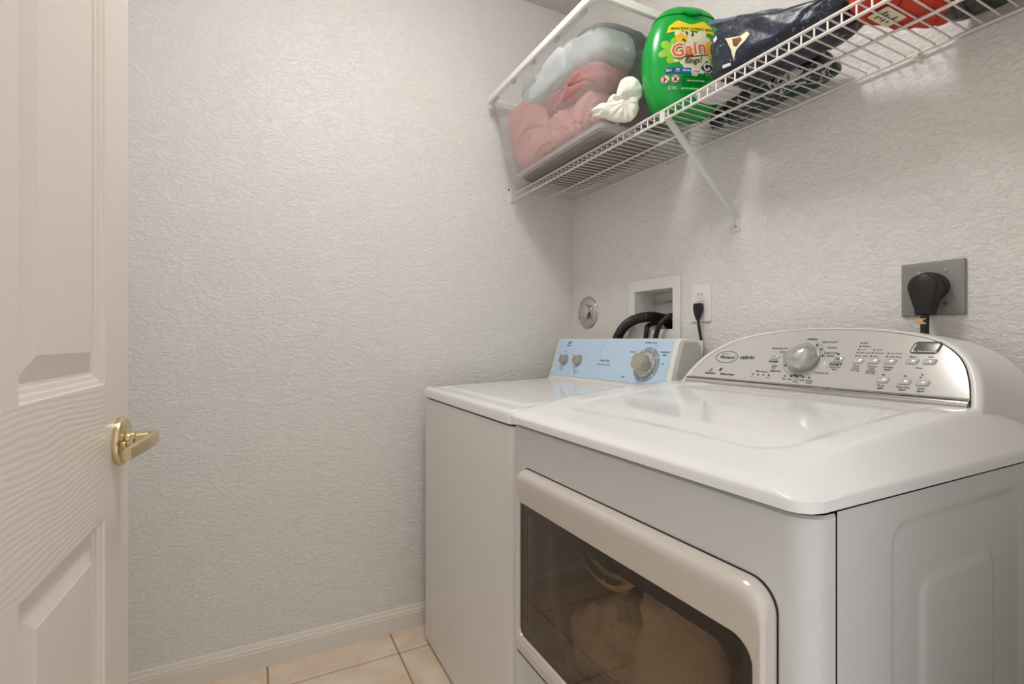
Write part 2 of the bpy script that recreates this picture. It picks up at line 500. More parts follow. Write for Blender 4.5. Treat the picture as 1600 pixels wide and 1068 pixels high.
def crease(p, seed, freq, amp):
    """cloth pressed nearly flat: broad swells cut by narrow, sharp creases"""
    q = Vector(p) * freq + Vector((seed * 3.1, seed * 7.7, seed * 1.3))
    w = nvec(q * 0.5) * 0.7
    n0 = noise.noise(q * 0.55 + w)
    n1 = noise.noise(q * 0.9 + w); n2 = noise.noise(q * 1.9 + w * 1.6 + Vector((4.1, 2.2, 8.3))); n3 = noise.noise(q * 3.6 + w * 2)
    d = 0.7 * n0 - 1.0 * math.exp(-(n1 / 0.055) ** 2) - 0.55 * math.exp(-(n2 / 0.07) ** 2) * (0.4 + abs(n0)) - 0.16 * abs(n3) + 0.5 * abs(n1)
    return d * amp

_fr = random.Random(11)
FDIR = [Vector((_fr.uniform(-1, 1), _fr.uniform(-1, 1), _fr.uniform(-1, 1))).normalized() for _ in range(24)]
def facet(p, seed, freq, amp):
    """crumpled film or pressed cloth: flat facets meeting at straight creases"""
    q = Vector(p) * freq
    w = nvec(q * 0.35 + Vector((seed, 2.0 * seed, 0.3))) * 0.9
    q = q + w
    d = 0.0; a = 1.0; f = 0.55
    for k in range(6):
        t = q.dot(FDIR[(seed * 5 + k * 7) % 24]) * f + seed * 0.37 + k * 0.61
        t = abs(t - math.floor(t) - 0.5) * 4 - 1
        d += a * t
        a *= 0.62; f *= 1.45
    n1 = noise.noise(q * 0.8 + Vector((seed * 1.7, 0, 0)))
    d -= 0.9 * math.exp(-(n1 / 0.03) ** 2)
    return d * amp * 0.5

def crumple(c, half, seed, freq=11, amp=0.02, nu=72, nv=40, power=3.0, rotz=0.0, flat=None, squash=None, fold=fold):
    """a soft lump of fabric or film: superellipsoid pushed about by folds"""
    mb = MB()
    cr, sr = math.cos(rotz), math.sin(rotz)
    def fn(u, v):
        th = 2 * math.pi * u; ph = math.pi * (v - 0.5)
        d = Vector((math.cos(ph) * math.cos(th), math.cos(ph) * math.sin(th), math.sin(ph)))
        k = (abs(d.x) ** power + abs(d.y) ** power + abs(d.z) ** power) ** (-1 / power)
        p = Vector((d.x * half[0], d.y * half[1], d.z * half[2])) * k
        f = fold(p, seed, freq, amp)
        p = p + d * f
        if squash: p = squash(p)
        x, y = p.x * cr - p.y * sr, p.x * sr + p.y * cr
        z = p.z + c[2]
        if flat is not None: z = max(z, flat)
        return (x + c[0], y + c[1], z)
    mb.grid(fn, nu, nv, wrapu=True)
    return mb

# ================================================================== THE ROOM
RX, RY, RZ = 1.69, -1.60, 2.44          # inner size: x 0..RX, y RY..0, z 0..RZ
T = 0.11

# floor: grout bed with each tile a piece of its own
fl = MB().box((-0.1, RY - T, -0.06), (RX + T, 0.1, -0.0025)).build('floor', 'grout', smooth=0)
tag(fl, kind='structure')
TS = 0.3955; G = 0.006
tile_me = None
ix0 = -1
for ix in range(-1, 5):
    for iy in range(-1, 5):
        x0 = 0.1325 + (ix) * TS; x1 = x0 + TS
        y1 = -0.789 + (2 - iy) * TS; y0 = y1 - TS
        lo = (max(x0 + G / 2, 0.0), max(y0 + G / 2, RY)); hi = (min(x1 - G / 2, RX + T), min(y1 - G / 2, 0.0))
        if hi[0] - lo[0] < 0.01 or hi[1] - lo[1] < 0.01: continue
        full = abs(hi[0] - lo[0] - TS + G) < 1e-4 and abs(hi[1] - lo[1] - TS + G) < 1e-4
        if full and tile_me:
            o = bpy.data.objects.new('tile', tile_me); COL.objects.link(o); o.parent = fl
        else:
            w, h = (hi[0] - lo[0]) / 2, (hi[1] - lo[1]) / 2
            o = MB().box((-w, -h, -0.008), (w, h, 0)).build('tile', 'tile', fl, smooth=0)
            if full:
                tile_me = o.data
        b = o.modifiers.new('bevel', 'BEVEL'); b.width = 0.0015; b.segments = 1
        o.location = ((lo[0] + hi[0]) / 2, (lo[1] + hi[1]) / 2, 0)

tag(MB().box((-T, RY - T, RZ), (RX + T, T, RZ + 0.08)).build('ceiling', 'ceil', smooth=0), kind='structure')
tag(MB().box((-T, RY - T, -0.06), (0, T, RZ)).build('wall_left', 'wall', smooth=0), kind='structure')
# back wall, open where the washer box is set into it
BX0, BX1, BZ0, BZ1 = 0.400, 0.593, 1.082, 1.226
wb = MB()
for lo, hi in (((0, -0.06), (BX0, RZ)), ((BX1, -0.06), (RX + T, RZ)), ((BX0, -0.06), (BX1, BZ0)), ((BX0, BZ1), (BX1, RZ))):
    wb.box((lo[0], 0, lo[1]), (hi[0], T, hi[1]))
tag(wb.build('wall_back', 'wall', smooth=0), kind='structure')
tag(MB().box((0, RY - T, -0.06), (RX + T, RY, RZ)).build('wall_front', 'wall', smooth=0), kind='structure')
# right wall with the doorway the camera looks in through
DY0, DY1, DZ = -1.43, -0.60, 2.05
wr = MB().box((RX, RY, -0.06), (RX + T, DY0, RZ)).box((RX, DY1, -0.06), (RX + T, 0, RZ)).box((RX, DY0, DZ), (RX + T, DY1, RZ))
tag(wr.build('wall_right', 'wall', smooth=0), kind='structure')

# baseboard on the left wall: flat board with a stepped moulded top
prof = [(0.0, 0.0), (0.012, 0.0), (0.012, 0.055), (0.0105, 0.058), (0.0105, 0.064), (0.0085, 0.067), (0.006, 0.072), (0.0055, 0.077), (0.003, 0.081), (0.0, 0.082)]
bb = MB().rings([[(a, RY, z) for a, z in prof], [(a, -0.0, z) for a, z in prof]])
tag(bb.build('baseboard_left', 'trim', smooth=25), kind='structure')
bb = MB().rings([[(0.013, -a, z) for a, z in prof], [(RX, -a, z) for a, z in prof]])
tag(bb.build('baseboard_back', 'trim', smooth=25), kind='structure')

# ceiling light (above the frame, lights the room)
cl = thing('ceiling_light', 'round white glass dome light on the ceiling of the laundry room', 'ceiling light', (0.93, -0.92, RZ))
MB().lathe([(0.165, 0.0), (0.165, -0.018), (0.15, -0.024)], (0.93, -0.92, RZ)).build('base', 'lamp_metal', cl)
MB().lathe([(0.148, -0.02), (0.145, -0.04), (0.125, -0.06), (0.09, -0.077), (0.045, -0.087), (0.0, -0.09)], (0.93, -0.92, RZ)).build('dome', 'lamp', cl, smooth=180)

# ================================================================== DOOR (open, folded back along the left of the camera)
A = math.radians(2.6)
dd = Vector((math.cos(A), -math.sin(A), 0))       # free edge -> hinge
dn = Vector((math.sin(A), math.cos(A), 0))        # visible face normal
DF = Vector((0.866, -1.394, 0.012))               # free edge, foot of the visible face
DW, DH, DT = 0.80, 2.02, 0.035
door = bpy.data.objects.new('door_1', None); COL.objects.link(door)
door.location = DF; door.rotation_euler = (0, 0, -A); door.empty_display_size = 0.05
tag(door, kind='structure')
door['label'] = 'white six panel interior door standing open at the left'
ORIG['door_1'] = Vector((0, 0, 0))   # parts given in the door's own frame: x to hinge, y out of the face, z up

def dbox(name, m, x0, x1, z0, z1):
    return MB().box((x0, -DT, z0), (x1, 0, z1)).build(name, m, door, smooth=0)
PX = ((0.109, 0.350), (0.450, 0.691))
PZ = ((0.20, 0.806), (0.982, 1.57), (1.69, 1.89))
dbox('stile', 'door_v', 0, 0.109, 0, DH); dbox('stile', 'door_v', 0.691, DW, 0, DH)
for z0, z1 in ((0, 0.20), (0.806, 0.982), (1.57, 1.69), (1.89, DH)):
    dbox('rail', 'door_h', 0.109, 0.691, z0, z1)
for z0, z1 in PZ:
    dbox('stile', 'door_v', 0.350, 0.450, z0, z1)
    for x0, x1 in PX:
        loops = []
        for ins, dep in ((0, 0), (0.0015, -0.003), (0.006, -0.0042), (0.0075, -0.007), (0.0125, -0.0082), (0.0135, -0.0105), (0.0175, -0.0115), (0.042, -0.0035), (0.0435, -0.0025), (0.046, -0.0025)):
            loops.append([(x0 + ins, dep, z0 + ins), (x1 - ins, dep, z0 + ins), (x1 - ins, dep, z1 - ins), (x0 + ins, dep, z1 - ins)])
        loops = [[(p[0], -DT, p[2]) for p in loops[0]]] + loops
        MB().rings(loops).build('panel', 'door_v', door, smooth=0)

# brass lever handle (door frame coordinates)
hc = (0.050, 0.0, 0.896)
han = MB().lathe([(0.034, 0.0), (0.0345, 0.004), (0.0335, 0.0075), (0.031, 0.0095), (0.029, 0.0095), (0.026, 0.0105), (0.0, 0.011)], hc, (0, 1, 0), 40).build('door_handle', 'brass', door)
tag(han, 'satin brass lever handle')
MB().lathe([(0.015, 0.008), (0.0125, 0.011), (0.011, 0.0145), (0.0135, 0.016), (0.0135, 0.0205), (0.0115, 0.022), (0.0125, 0.037), (0.0, 0.038)], hc, (0, 1, 0), 28).build('neck', 'brass', han)
lv = MB(); loops = []
N = 14
for k in range(N + 1):
    t = k / N
    al = hc[0] - 0.013 + 0.103 * t
    out = 0.0415 - 0.0105 * (t ** 1.5) + 0.002 * math.sin(math.pi * t)
    hh = 0.0098 + 0.0004 * math.sin(math.pi * t) - 0.0012 * t
    th = 0.0048 - 0.0008 * t
    zc = hc[2] + 0.001 - 0.004 * t * t
    loops.append([(al + (q[0] * 0.0), out + q[0], zc + q[1]) for q in rrect(-th, -hh, th, hh, 0.003, 3)])
lv.rings(loops)
lv.build('lever', 'brass', han, smooth=50)
MB().lathe([(0.0055, 0.009), (0.0055, 0.013), (0.0, 0.0135)], (hc[0] + 0.017, 0, hc[2] - 0.004), (0, 1, 0), 16).build('screw_cap', 'brass', han)
MB().box((-0.0008, -DT / 2 - 0.012, hc[2] - 0.028), (0.0005, -DT / 2 + 0.012, hc[2] + 0.028)).build('latch_plate', 'brass', door, smooth=0)

# ================================================================== WASHER (top loader, beside the left wall)
W0, W1, WF, WB = 0.092, 0.768, -0.688, -0.05
wash = thing('washing_machine', 'white top-loading washing machine with light blue control panel next to the wall', 'washing machine', ((W0 + W1) / 2, (WF + WB) / 2, 0))
def plan(x0, x1, yf, yb, rl, rr_):
    pts = []
    for k in range(9):
        a = math.radians(180 + 90 * k / 8); pts.append((x0 + rl + rl * math.cos(a), yf + rl + rl * math.sin(a)))
    for k in range(9):
        a = math.radians(270 + 90 * k / 8); pts.append((x1 - rr_ + rr_ * math.cos(a), yf + rr_ + rr_ * math.sin(a)))
    pts += [(x1, yb), (x0, yb)]
    return pts
pw = plan(W0, W1, WF, WB, 0.012, 0.02)
MB().rings([[(x, y, 0.014) for x, y in pw], [(x, y, 0.848) for x, y in pw]]).build('cabinet', 'washer_enamel', wash, smooth=35)
for x, y in ((W0 + 0.05, WF + 0.06), (W1 - 0.05, WF + 0.06), (W0 + 0.05, WB - 0.06), (W1 - 0.05, WB - 0.06)):
    MB().lathe([(0.018, 0.0), (0.018, 0.008), (0.008, 0.009), (0.008, 0.02)], (x, y, 0), n=16).build('foot', 'black', wash)
def wz(y, z): return z + 0.013 * max(0, (y + 0.66)) / 0.47
top = MB(); loops = []
def inset_plan(ins):
    return plan(W0 - 0.002 + ins, W1 + 0.002 - ins, WF - 0.003 + ins, -0.10 - ins, max(0.012, 0.012 - ins), max(0.014, 0.024 - ins * 0.4))
for ins, z in ((0.004, 0.852), (0.0, 0.854), (0.0, 0.874), (0.0015, 0.880), (0.005, 0.8845), (0.011, 0.8865), (0.02, 0.887), (0.05, 0.887), (0.0525, 0.882), (0.056, 0.8815), (0.06, 0.884), (0.1, 0.885)):
    loops.append([(x, y, wz(y, z)) for x, y in inset_plan(ins)])
tp = top.rings(loops).build('top_panel', 'lid_enamel', wash, smooth=35)
MB().rings([[(x, y, 0.847) for x, y in plan(W0 + 0.01, W1 - 0.01, WF + 0.01, WB, 0.012, 0.02)], [(x, y, 0.854) for x, y in plan(W0 + 0.01, W1 - 0.01, WF + 0.01, WB, 0.012, 0.02)]]).build('seal', 'dark', wash, smooth=0)
lid = MB(); loops = []
lx0, lx1, ly0, ly1 = 0.155, 0.705, -0.62, -0.215
for ins, z in ((0.0, 0.880), (0.0, 0.8855), (0.002, 0.8875), (0.006, 0.888), (0.03, 0.8878)):
    loops.append([(x, y, wz(y, z)) for x, y in rrect(lx0 + ins, ly0 + ins, lx1 - ins, ly1 - ins, 0.02)])
lid.rings(loops).build('lid', 'lid_enamel', wash, smooth=35)
# console: leaning box, blue panel, three dials
def wcp(x, s, off=0.0):
    L = math.hypot(0.153, 0.05); k = s / L
    return (x, -0.185 + 0.05 * k - off * 0.153 / L, 0.900 + 0.153 * k + off * 0.05 / L)
CX0, CX1 = 0.100, 0.745
cs = MB(); loops = []
def cprof(x):
    p = [(-0.187, 0.897), (-0.187, 0.906)] + [wcp(x, s)[1:] for s in (0.01, 0.08, 0.150)] + [(-0.131, 1.0535), (-0.122, 1.056), (-0.06, 1.052), (-0.05, 1.045), (-0.05, 0.897)]
    return [(x, y, z) for y, z in p]
for x, sc in ((CX0, 0.93), (CX0 + 0.003, 0.98), (CX0 + 0.01, 1.0), (CX1 - 0.012, 1.0), (CX1 - 0.004, 0.98), (CX1, 0.93)):
    loops.append([(p[0], -0.12 + (p[1] + 0.12) * (sc if p[2] > 0.9 else 1), 0.897 + (p[2] - 0.897) * (1 - (1 - sc) * 0.35)) for p in cprof(x)])
con = cs.rings(loops).build('console', 'white_plastic', wash, smooth=35)
MB().prism([(-0.128, 0.898), (-0.055, 0.898), (-0.055, 1.03), (-0.065, 1.044), (-0.118, 1.046), (-0.124, 1.04), (-0.150, 0.955)], lambda y, z: (CX1 + 0.0035, y, z), lambda y, z: (CX1 - 0.01, y, z)).build('end_cap', 'grey_plastic', con, smooth=30)
MB().prism(rrect(0.113, 0.018, 0.727, 0.1585, (0.003, 0.003, 0.006, 0.008), 4), lambda x, s: wcp(x, s, 0.0022), lambda x, s: wcp(x, s, -0.004)).build('control_panel', 'blue_panel', con, smooth=0)
wn = Vector((0, -0.153, 0.05)).normalized()
def dial(cx, cs_, rs, parent, kind):
    c = Vector(wcp(cx, cs_, 0.002))
    base = MB().lathe([(rs[0], 0.0), (rs[0], 0.0006), (0, 0.0007)], c, wn, 40).build('dial_ring', 'dial_grey', parent)
    if kind == 'big':
        MB().lathe([(rs[1], 0.0), (rs[1], 0.006), (rs[1] - 0.003, 0.008), (0, 0.008)], c, wn, 40).build('skirt', 'chrome', base)
        k = MB().lathe([(rs[2], 0.006), (rs[2] * 1.02, 0.02), (rs[2] * 1.04, 0.036), (rs[2] * 0.98, 0.0395), (rs[2] * 0.84, 0.0405), (rs[2] * 0.8, 0.039), (0, 0.039)], c, wn, 40)
        k.build('knob', 'knob_beige', base)
        q = MB(); u = Vector((1, 0, 0)); w_ = wn.cross(u)
        d = (u * 0.82 - w_ * 0.57).normalized(); e = wn.cross(d)
        a = c + wn * 0.0395
        q.prism(rrect(-rs[2] * 0.78, -0.0016, rs[2] * 0.78, 0.0016, 0.0012, 2), lambda x, y: a + d * x + e * y + wn * 0.0018, lambda x, y: a + d * x + e * y - wn * 0.001)
        q.build('grip', 'knob_beige', base, smooth=0)
        q = MB(); a2 = c + wn * 0.0085
        q.prism(rrect(rs[2] * 1.15, -0.001, rs[1] * 0.97, 0.001, 0.0008, 2), lambda x, y: a2 + d * x + e * y, lambda x, y: a2 + d * x + e * y - wn * 0.001)
        q.build('pointer', 'print_white', base, smooth=0)
    else:
        MB().lathe([(rs[1], 0.0), (rs[1], 0.006), (rs[1] * 0.93, 0.018), (rs[1] * 0.85, 0.021), (rs[1] * 0.6, 0.0215), (0, 0.0215)], c, wn, 28).build('knob', 'knob_beige', base)
        q = MB(); a = c + wn * 0.0215
        q.prism(rrect(-0.002, -rs[1] * 0.9, 0.002, rs[1] * 0.9, 0.0012, 2), lambda x, y: a + Vector((1, 0, 0)) * x + wn.cross(Vector((1, 0, 0))) * y + wn * 0.005, lambda x, y: a + Vector((1, 0, 0)) * x + wn.cross(Vector((1, 0, 0))) * y - wn * 0.003)
        q.build('grip', 'knob_beige', base, smooth=0)
dial(0.188, 0.078, (0.0225, 0.0155), con, 'small')
dial(0.278, 0.078, (0.0225, 0.0155), con, 'small')
dial(0.636, 0.080, (0.0555, 0.040, 0.0255), con, 'big')
pr = MB(); F = lambda x, s: wcp(x, s, 0.0027)
for txt, sz, x, s, bo in (('Estate', 0.0105, 0.190, 0.136, 0.0003), ('NORMAL', 0.0052, 0.182, 0.111, 0), ('LARGE', 0.0046, 0.222, 0.103, 0), ('LOAD SIZE', 0.0055, 0.180, 0.040, 0.0001),
                          ('HOT', 0.0046, 0.285, 0.114, 0), ('WARM', 0.0046, 0.318, 0.107, 0), ('COLD', 0.0046, 0.32, 0.088, 0), ('TEMPERATURE', 0.0055, 0.278, 0.038, 0.0001),
                          ('Heavy Duty', 0.0105, 0.432, 0.085, 0.0003), ('LARGE CAPACITY WASHER', 0.006, 0.430, 0.070, 0.0001),
                          ('NORMAL CYCLE', 0.007, 0.634, 0.149, 0.0002), ('DELICATE', 0.006, 0.562, 0.118, 0.0002), ('PERMANENT', 0.0065, 0.7035, 0.1205, 0.0002), ('PRESS', 0.0065, 0.7035, 0.111, 0.0002), ('RINSE', 0.0065, 0.545, 0.035, 0.0002),
                          ('8', 0.006, 0.66, 0.139, 0.0002), ('OFF', 0.0055, 0.705, 0.084, 0.0002)):
    add_text(pr, txt, sz, x, s, F, bold=bo)
disc(pr, 0.193, 0.147, 0.012, 0.004, F, rot=0.2)
for k in range(5):
    disc(pr, 0.402 - 0.0015 * k, 0.150 - 0.008 * k, 0.0011, 0.0028, F, 8)
disc(pr, 0.394, 0.108, 0.0016, 0.0022, F, 8)
poly2d(pr, [(0.274, 0.026), (0.281, 0.026), (0.281, 0.029), (0.2785, 0.0295), (0.2785, 0.034), (0.276, 0.034), (0.276, 0.0295), (0.274, 0.029)], F)
pr.build('printed_lettering', 'print_blue', con, smooth=0, recalc=False)
pw2 = MB()
for a in (200, 262, 318, 30, 75, 120):
    ca, sa = math.cos(math.radians(a)), math.sin(math.radians(a))
    p = lambda r_, t_: (0.636 + ca * r_ - sa * t_, 0.080 + sa * r_ + ca * t_)
    poly2d(pw2, [p(0.043, -0.0012), p(0.054, -0.0012), p(0.054, 0.0012), p(0.043, 0.0012)], F)
pw2.build('dial_marks', 'print_white', con, smooth=0, recalc=False)

# ================================================================== DRYER (front loader, nearest the camera)
D0, D1, DFY, DBY = 0.787, 1.480, -0.695, -0.04
dry = thing('clothes_dryer', 'white front-loading clothes dryer with silver console and glass door, nearest the camera', 'clothes dryer', ((D0 + D1) / 2, (DFY + DBY) / 2, 0))
def dplan():
    pts = [(D0, -0.652)]
    for k in range(7):
        a = math.radians(180 + 90 * k / 6); pts.append((D0 + 0.016 + 0.016 * math.cos(a), DFY + 0.016 + 0.016 * math.sin(a)))
    pts += [(0.862, DFY), (1.0, DFY), (1.2, DFY), (1.416, DFY)]
    for k in range(9):
        a = math.radians(270 + 90 * k / 8); pts.append((D1 - 0.032 + 0.032 * math.cos(a), DFY + 0.032 + 0.032 * math.sin(a)))
    pts.append((D1, -0.652))
    return pts
dp = dplan()
fp = MB(); zs = (0.3535, 0.3565, 0.425, 0.745, 0.8565, 0.8600)
vs = [];
for k, z in enumerate(zs):
    ins = 0.0025 if k in (0, len(zs) - 1) else 0.0
    for x, y in dp:
        vs.append((x + (ins if x < 0.83 else (-ins if x > 1.44 else 0)), y + ins, z))
n = len(dp); fs = []
ih0 = dp.index((0.862, DFY)); ih1 = dp.index((1.416, DFY))
for k in range(len(zs) - 1):
    for i in range(n - 1):
        if k == 2 and ih0 <= i < ih1: continue
        fs.append((k * n + i, k * n + i + 1, (k + 1) * n + i + 1, (k + 1) * n + i))
fp.add(vs, fs)
fpo = fp.build('front_panel', 'white_enamel', dry, smooth=35, solid=0.0, recalc=False)
lp = MB(); loops = []
for z, ins in ((0.014, 0.0), (0.345, 0.0), (0.348, 0.0008), (0.3495, 0.003)):
    loops.append([(x + (ins if x < 0.83 else (-ins if x > 1.44 else 0)), y + ins, z) for x, y in dp])
lp.rings(loops, False, False, closed=False)
lp.build('lower_panel', 'white_enamel', dry, smooth=35, recalc=False)
MB().box((D0 + 0.001, -0.652, 0.02), (D0 + 0.006, -0.05, 0.862)).build('side_wall', 'white_enamel', dry, smooth=0)
MB().box((D0 + 0.006, -0.055, 0.02), (D1 - 0.01, -0.05, 0.862)).build('back_wall', 'white_enamel', dry, smooth=0)
MB().box((D0 + 0.01, -0.655, 0.02), (D1 - 0.01, -0.055, 0.03)).build('base_plate', 'dark', dry, smooth=0)
MB().box((D0 + 0.006, -0.678, 0.8625), (D1 - 0.006, -0.05, 0.865)).build('lid_gap_shade', 'dark', dry, smooth=0)  # dark inset plate, colours in the shadow line of the gap under the lid
MB().box((D0 + 0.01, -0.685, 0.349), (D1 - 0.01, -0.66, 0.354)).build('panel_gap_shade', 'dark', dry, smooth=0)  # dark strip that paints shade into the seam between front and lower panels
for x, y in ((D0 + 0.06, -0.62), (D1 - 0.06, -0.62), (D0 + 0.06, -0.1), (D1 - 0.06, -0.1)):
    MB().lathe([(0.018, 0.0), (0.018, 0.008), (0.008, 0.009), (0.008, 0.022)], (x, y, 0), n=16).build('foot', 'black', dry)
# pressed side panel: two nested shallow steps
def sd_rr(y, z, y0, y1, z1, r):
    cy, hy = (y0 + y1) / 2, (y1 - y0) / 2
    qx = abs(y - cy) - hy + r; qz = z - z1 + r
    return min(max(qx, qz), 0) + math.hypot(max(qx, 0), max(qz, 0)) - r
def side(u, v):
    y = -0.649 + u * (-0.052 + 0.649); z = 0.014 + v * (0.862 - 0.014)
    d1 = sd_rr(y, z, -0.533, -0.168, 0.826, 0.03); d2 = sd_rr(y, z, -0.462, -0.262, 0.744, 0.025)
    x = D1 - 0.0035 * sstep(0.006, -0.006, d1) + 0.0035 * sstep(0.006, -0.006, d2)
    return (x, y, z)
MB().grid(side, 150, 200).build('side_panel', 'white_enamel', dry, smooth=180, solid=0.0, recalc=False)
# bowed lid
def ltop(y):
    pts = [(-0.72, 0.888), (-0.66, 0.898), (-0.62, 0.906), (-0.555, 0.918), (-0.42, 0.931), (-0.30, 0.940), (-0.2, 0.9435), (0.0, 0.945)]
    for (a, b), (c, d) in zip(pts, pts[1:]):
        if a <= y <= c: return b + (d - b) * (y - a) / (c - a)
    return pts[-1][1]
xs = [0, .002, .005, .009, .014, .02, .027]
lx = [D0 - 0.001 + q * 0.8 for q in xs] + [D0 + 0.03 + (1.40 - D0 - 0.03) * k / 70 for k in range(1, 71)] + [1.4 + 0.083 * k / 22 for k in range(1, 23)]
ly = [-0.706 + 0.05 * (k / 18) ** 1.6 for k in range(19)] + [-0.656 + (0.656 - 0.045) * k / 70 for k in range(1, 71)]
def lidz(x, y, i, j):
    te = min(1, max(0, (1.483 - x) / 0.047)); q_ = 1 - te; es = 1 - (q_ - 0.09 * (1 - math.exp(-q_ / 0.09))) / 0.91
    tl = min(1, (x - D0 + 0.001) / 0.022); el = math.sqrt(1 - (1 - tl) ** 2)
    tf = min(1, (y + 0.706) / 0.034); ef = math.sqrt(max(0, 1 - (1 - tf) ** 2))
    h = (ltop(y) - 0.878) * min(es, 1) * ef * el
    cy, hy = -0.405, 0.205; cx, hx = 1.135, 0.255
    qx = abs(x - cx) - hx + 0.06; qy = abs(y - cy + 0.012 * ((x - cx) / hx) ** 2 * (1 if y < cy else 0)) - hy + 0.06
    d = min(max(qx, qy), 0) + math.hypot(max(qx, 0), max(qy, 0)) - 0.06
    return 0.878 + h - 0.0035 * sstep(0.007, -0.007, d)
rows = []
for y in ly:
    row = []
    for x in lx:
        t = max(0, x - (1.483 - 0.028)) / 0.028; tl = max(0, (D0 + 0.015 - x)) / 0.016
        push = 0.028 * (1 - math.sqrt(max(0, 1 - min(1, t) ** 2))) + 0.016 * (1 - math.sqrt(max(0, 1 - min(1, tl) ** 2)))
        k = max(0, 1 - (y + 0.706) / 0.05)
        row.append((x, y + push * k, lidz(x, y, 0, 0)))
    rows.append(row)
lidm = MB(); nx = len(lx)
vs = [p for r_ in rows for p in r_]; fs = [(j * nx + i, j * nx + i + 1, (j + 1) * nx + i + 1, (j + 1) * nx + i) for j in range(len(ly) - 1) for i in range(nx - 1)]
lidm.add(vs, fs)
edge = [r_[0] for r_ in rows[::-1]] + rows[0][1:] + [r_[-1] for r_ in rows[1:]]
lidm.rings([[(p[0], p[1], 0.8655) for p in edge], [(p[0], p[1], 0.872) for p in edge], edge], False, False, closed=False)
lido = lidm.build('lid', 'lid_enamel', dry, smooth=60)

# dryer door: silver frame swelling to a grip along its top, tinted pane with black border
def lerp_loop(a, b, t): return [(p[0] + (q[0] - p[0]) * t, p[1] + (q[1] - p[1]) * t) for p, q in zip(a, b)]
O_ = rrect(0.845, 0.396, 1.4405, 0.772, (0.024, 0.03, 0.034, 0.012), 10)
I_ = rrect(0.8505, 0.418, 1.4225, 0.703, (0.014, 0.03, 0.03, 0.006), 10)
loops = []
for t, y in ((0.0, -0.694), (0.0, -0.699), (0.03, -0.708), (0.09, -0.7145), (0.18, -0.7185), (0.3, -0.7195), (0.5, -0.718), (0.8, -0.7155), (0.97, -0.7145), (1.0, -0.7135)):
    loops.append([(x, y, z) for x, z in lerp_loop(O_, I_, t)])
loops.append([(x, -0.700, z) for x, z in I_])
loops.append([(x, -0.694, z) for x, z in I_])
ddoor = MB().rings(loops, False, False).build('door', 'silver_door', dry, smooth=50)
MB().rings([[(x, -0.6955, z) for x, z in rrect(0.843, 0.392, 1.4425, 0.774, (0.024, 0.03, 0.034, 0.012), 10)], [(x, -0.6962, z) for x, z in rrect(0.843, 0.392, 1.4425, 0.774, (0.024, 0.03, 0.034, 0.012), 10)], [(x, -0.6962, z) for x, z in rrect(0.86, 0.41, 1.42, 0.755, 0.02, 10)]], False, False).build('gasket', 'dark', ddoor, smooth=0)
MB().prism(I_, lambda x, z: (x, -0.7105, z), lambda x, z: (x, -0.7085, z)).build('glass_pane', 'door_glass', ddoor, smooth=0)
B_ = rrect(0.862, 0.440, 1.388, 0.678, (0.03, 0.03, 0.03, 0.012), 10)
MB().rings([[(x, -0.708, z) for x, z in I_], [(x, -0.708, z) for x, z in B_], [(x, -0.7065, z) for x, z in B_], [(x, -0.7065, z) for x, z in I_]], False, False).build('pane_border', 'black', ddoor, smooth=0)
# inner door ring, bulkhead and drum seen through the glass
MB().lathe([(0.121, 0.0), (0.126, 0.006), (0.121, 0.013), (0.112, 0.015), (0.106, 0.004)], (1.090, -0.660, 0.738), (0, -1, 0), 48).build('inner_ring', 'chrome', ddoor)
MB().lathe([(0.107, 0.0), (0.107, 0.004), (0.086, 0.006), (0.083, 0.0035), (0.0, 0.002)], (1.090, -0.659, 0.738), (0, -1, 0), 48).build('inner_disc', 'blackg', ddoor)
bk = MB(); loops = []
NB = 64
sq = []
for i in range(NB):
    a = 2 * math.pi * i / NB; c, s = math.cos(a), math.sin(a); k = 1 / max(abs(c) / 0.325, abs(s) / 0.29)
    sq.append((1.132 + c * k, 0.57 + s * k * 0.72 if s < 0 else 0.57 + s * k))
cir = lambda r_, y: [(1.132 + r_ * math.cos(2 * math.pi * i / NB), y, 0.57 + r_ * math.sin(2 * math.pi * i / NB)) for i in range(NB)]
def clampz(l): return [(p[0], p[1], max(p[2], 0.362)) for p in l]
bk.rings([clampz([(x, -0.650, z) for x, z in sq]), clampz(cir(0.268, -0.650)), clampz(cir(0.264, -0.645)), clampz(cir(0.264, -0.632))], False, False)
bk.build('bulkhead', 'drum', dry, smooth=40, recalc=False)
MB().rings([cir(0.264, -0.632), cir(0.285, -0.628), cir(0.287, -0.15), cir(0.27, -0.12), cir(0.02, -0.11)], False, True).build('drum', 'drum', dry, smooth=50, recalc=False)
for a in (20, 140, 255):
    ca, sa = math.cos(math.radians(a)), math.sin(math.radians(a))
    MB().prism([(-0.02, 0.285), (0.02, 0.285), (0.008, 0.235), (-0.008, 0.235)], lambda t, r_: (1.132 + ca * r_ - sa * t, -0.60, 0.57 + sa * r_ + ca * t), lambda t, r_: (1.132 + ca * r_ - sa * t, -0.16, 0.57 + sa * r_ + ca * t)).build('baffle', 'drum', dry, smooth=30)

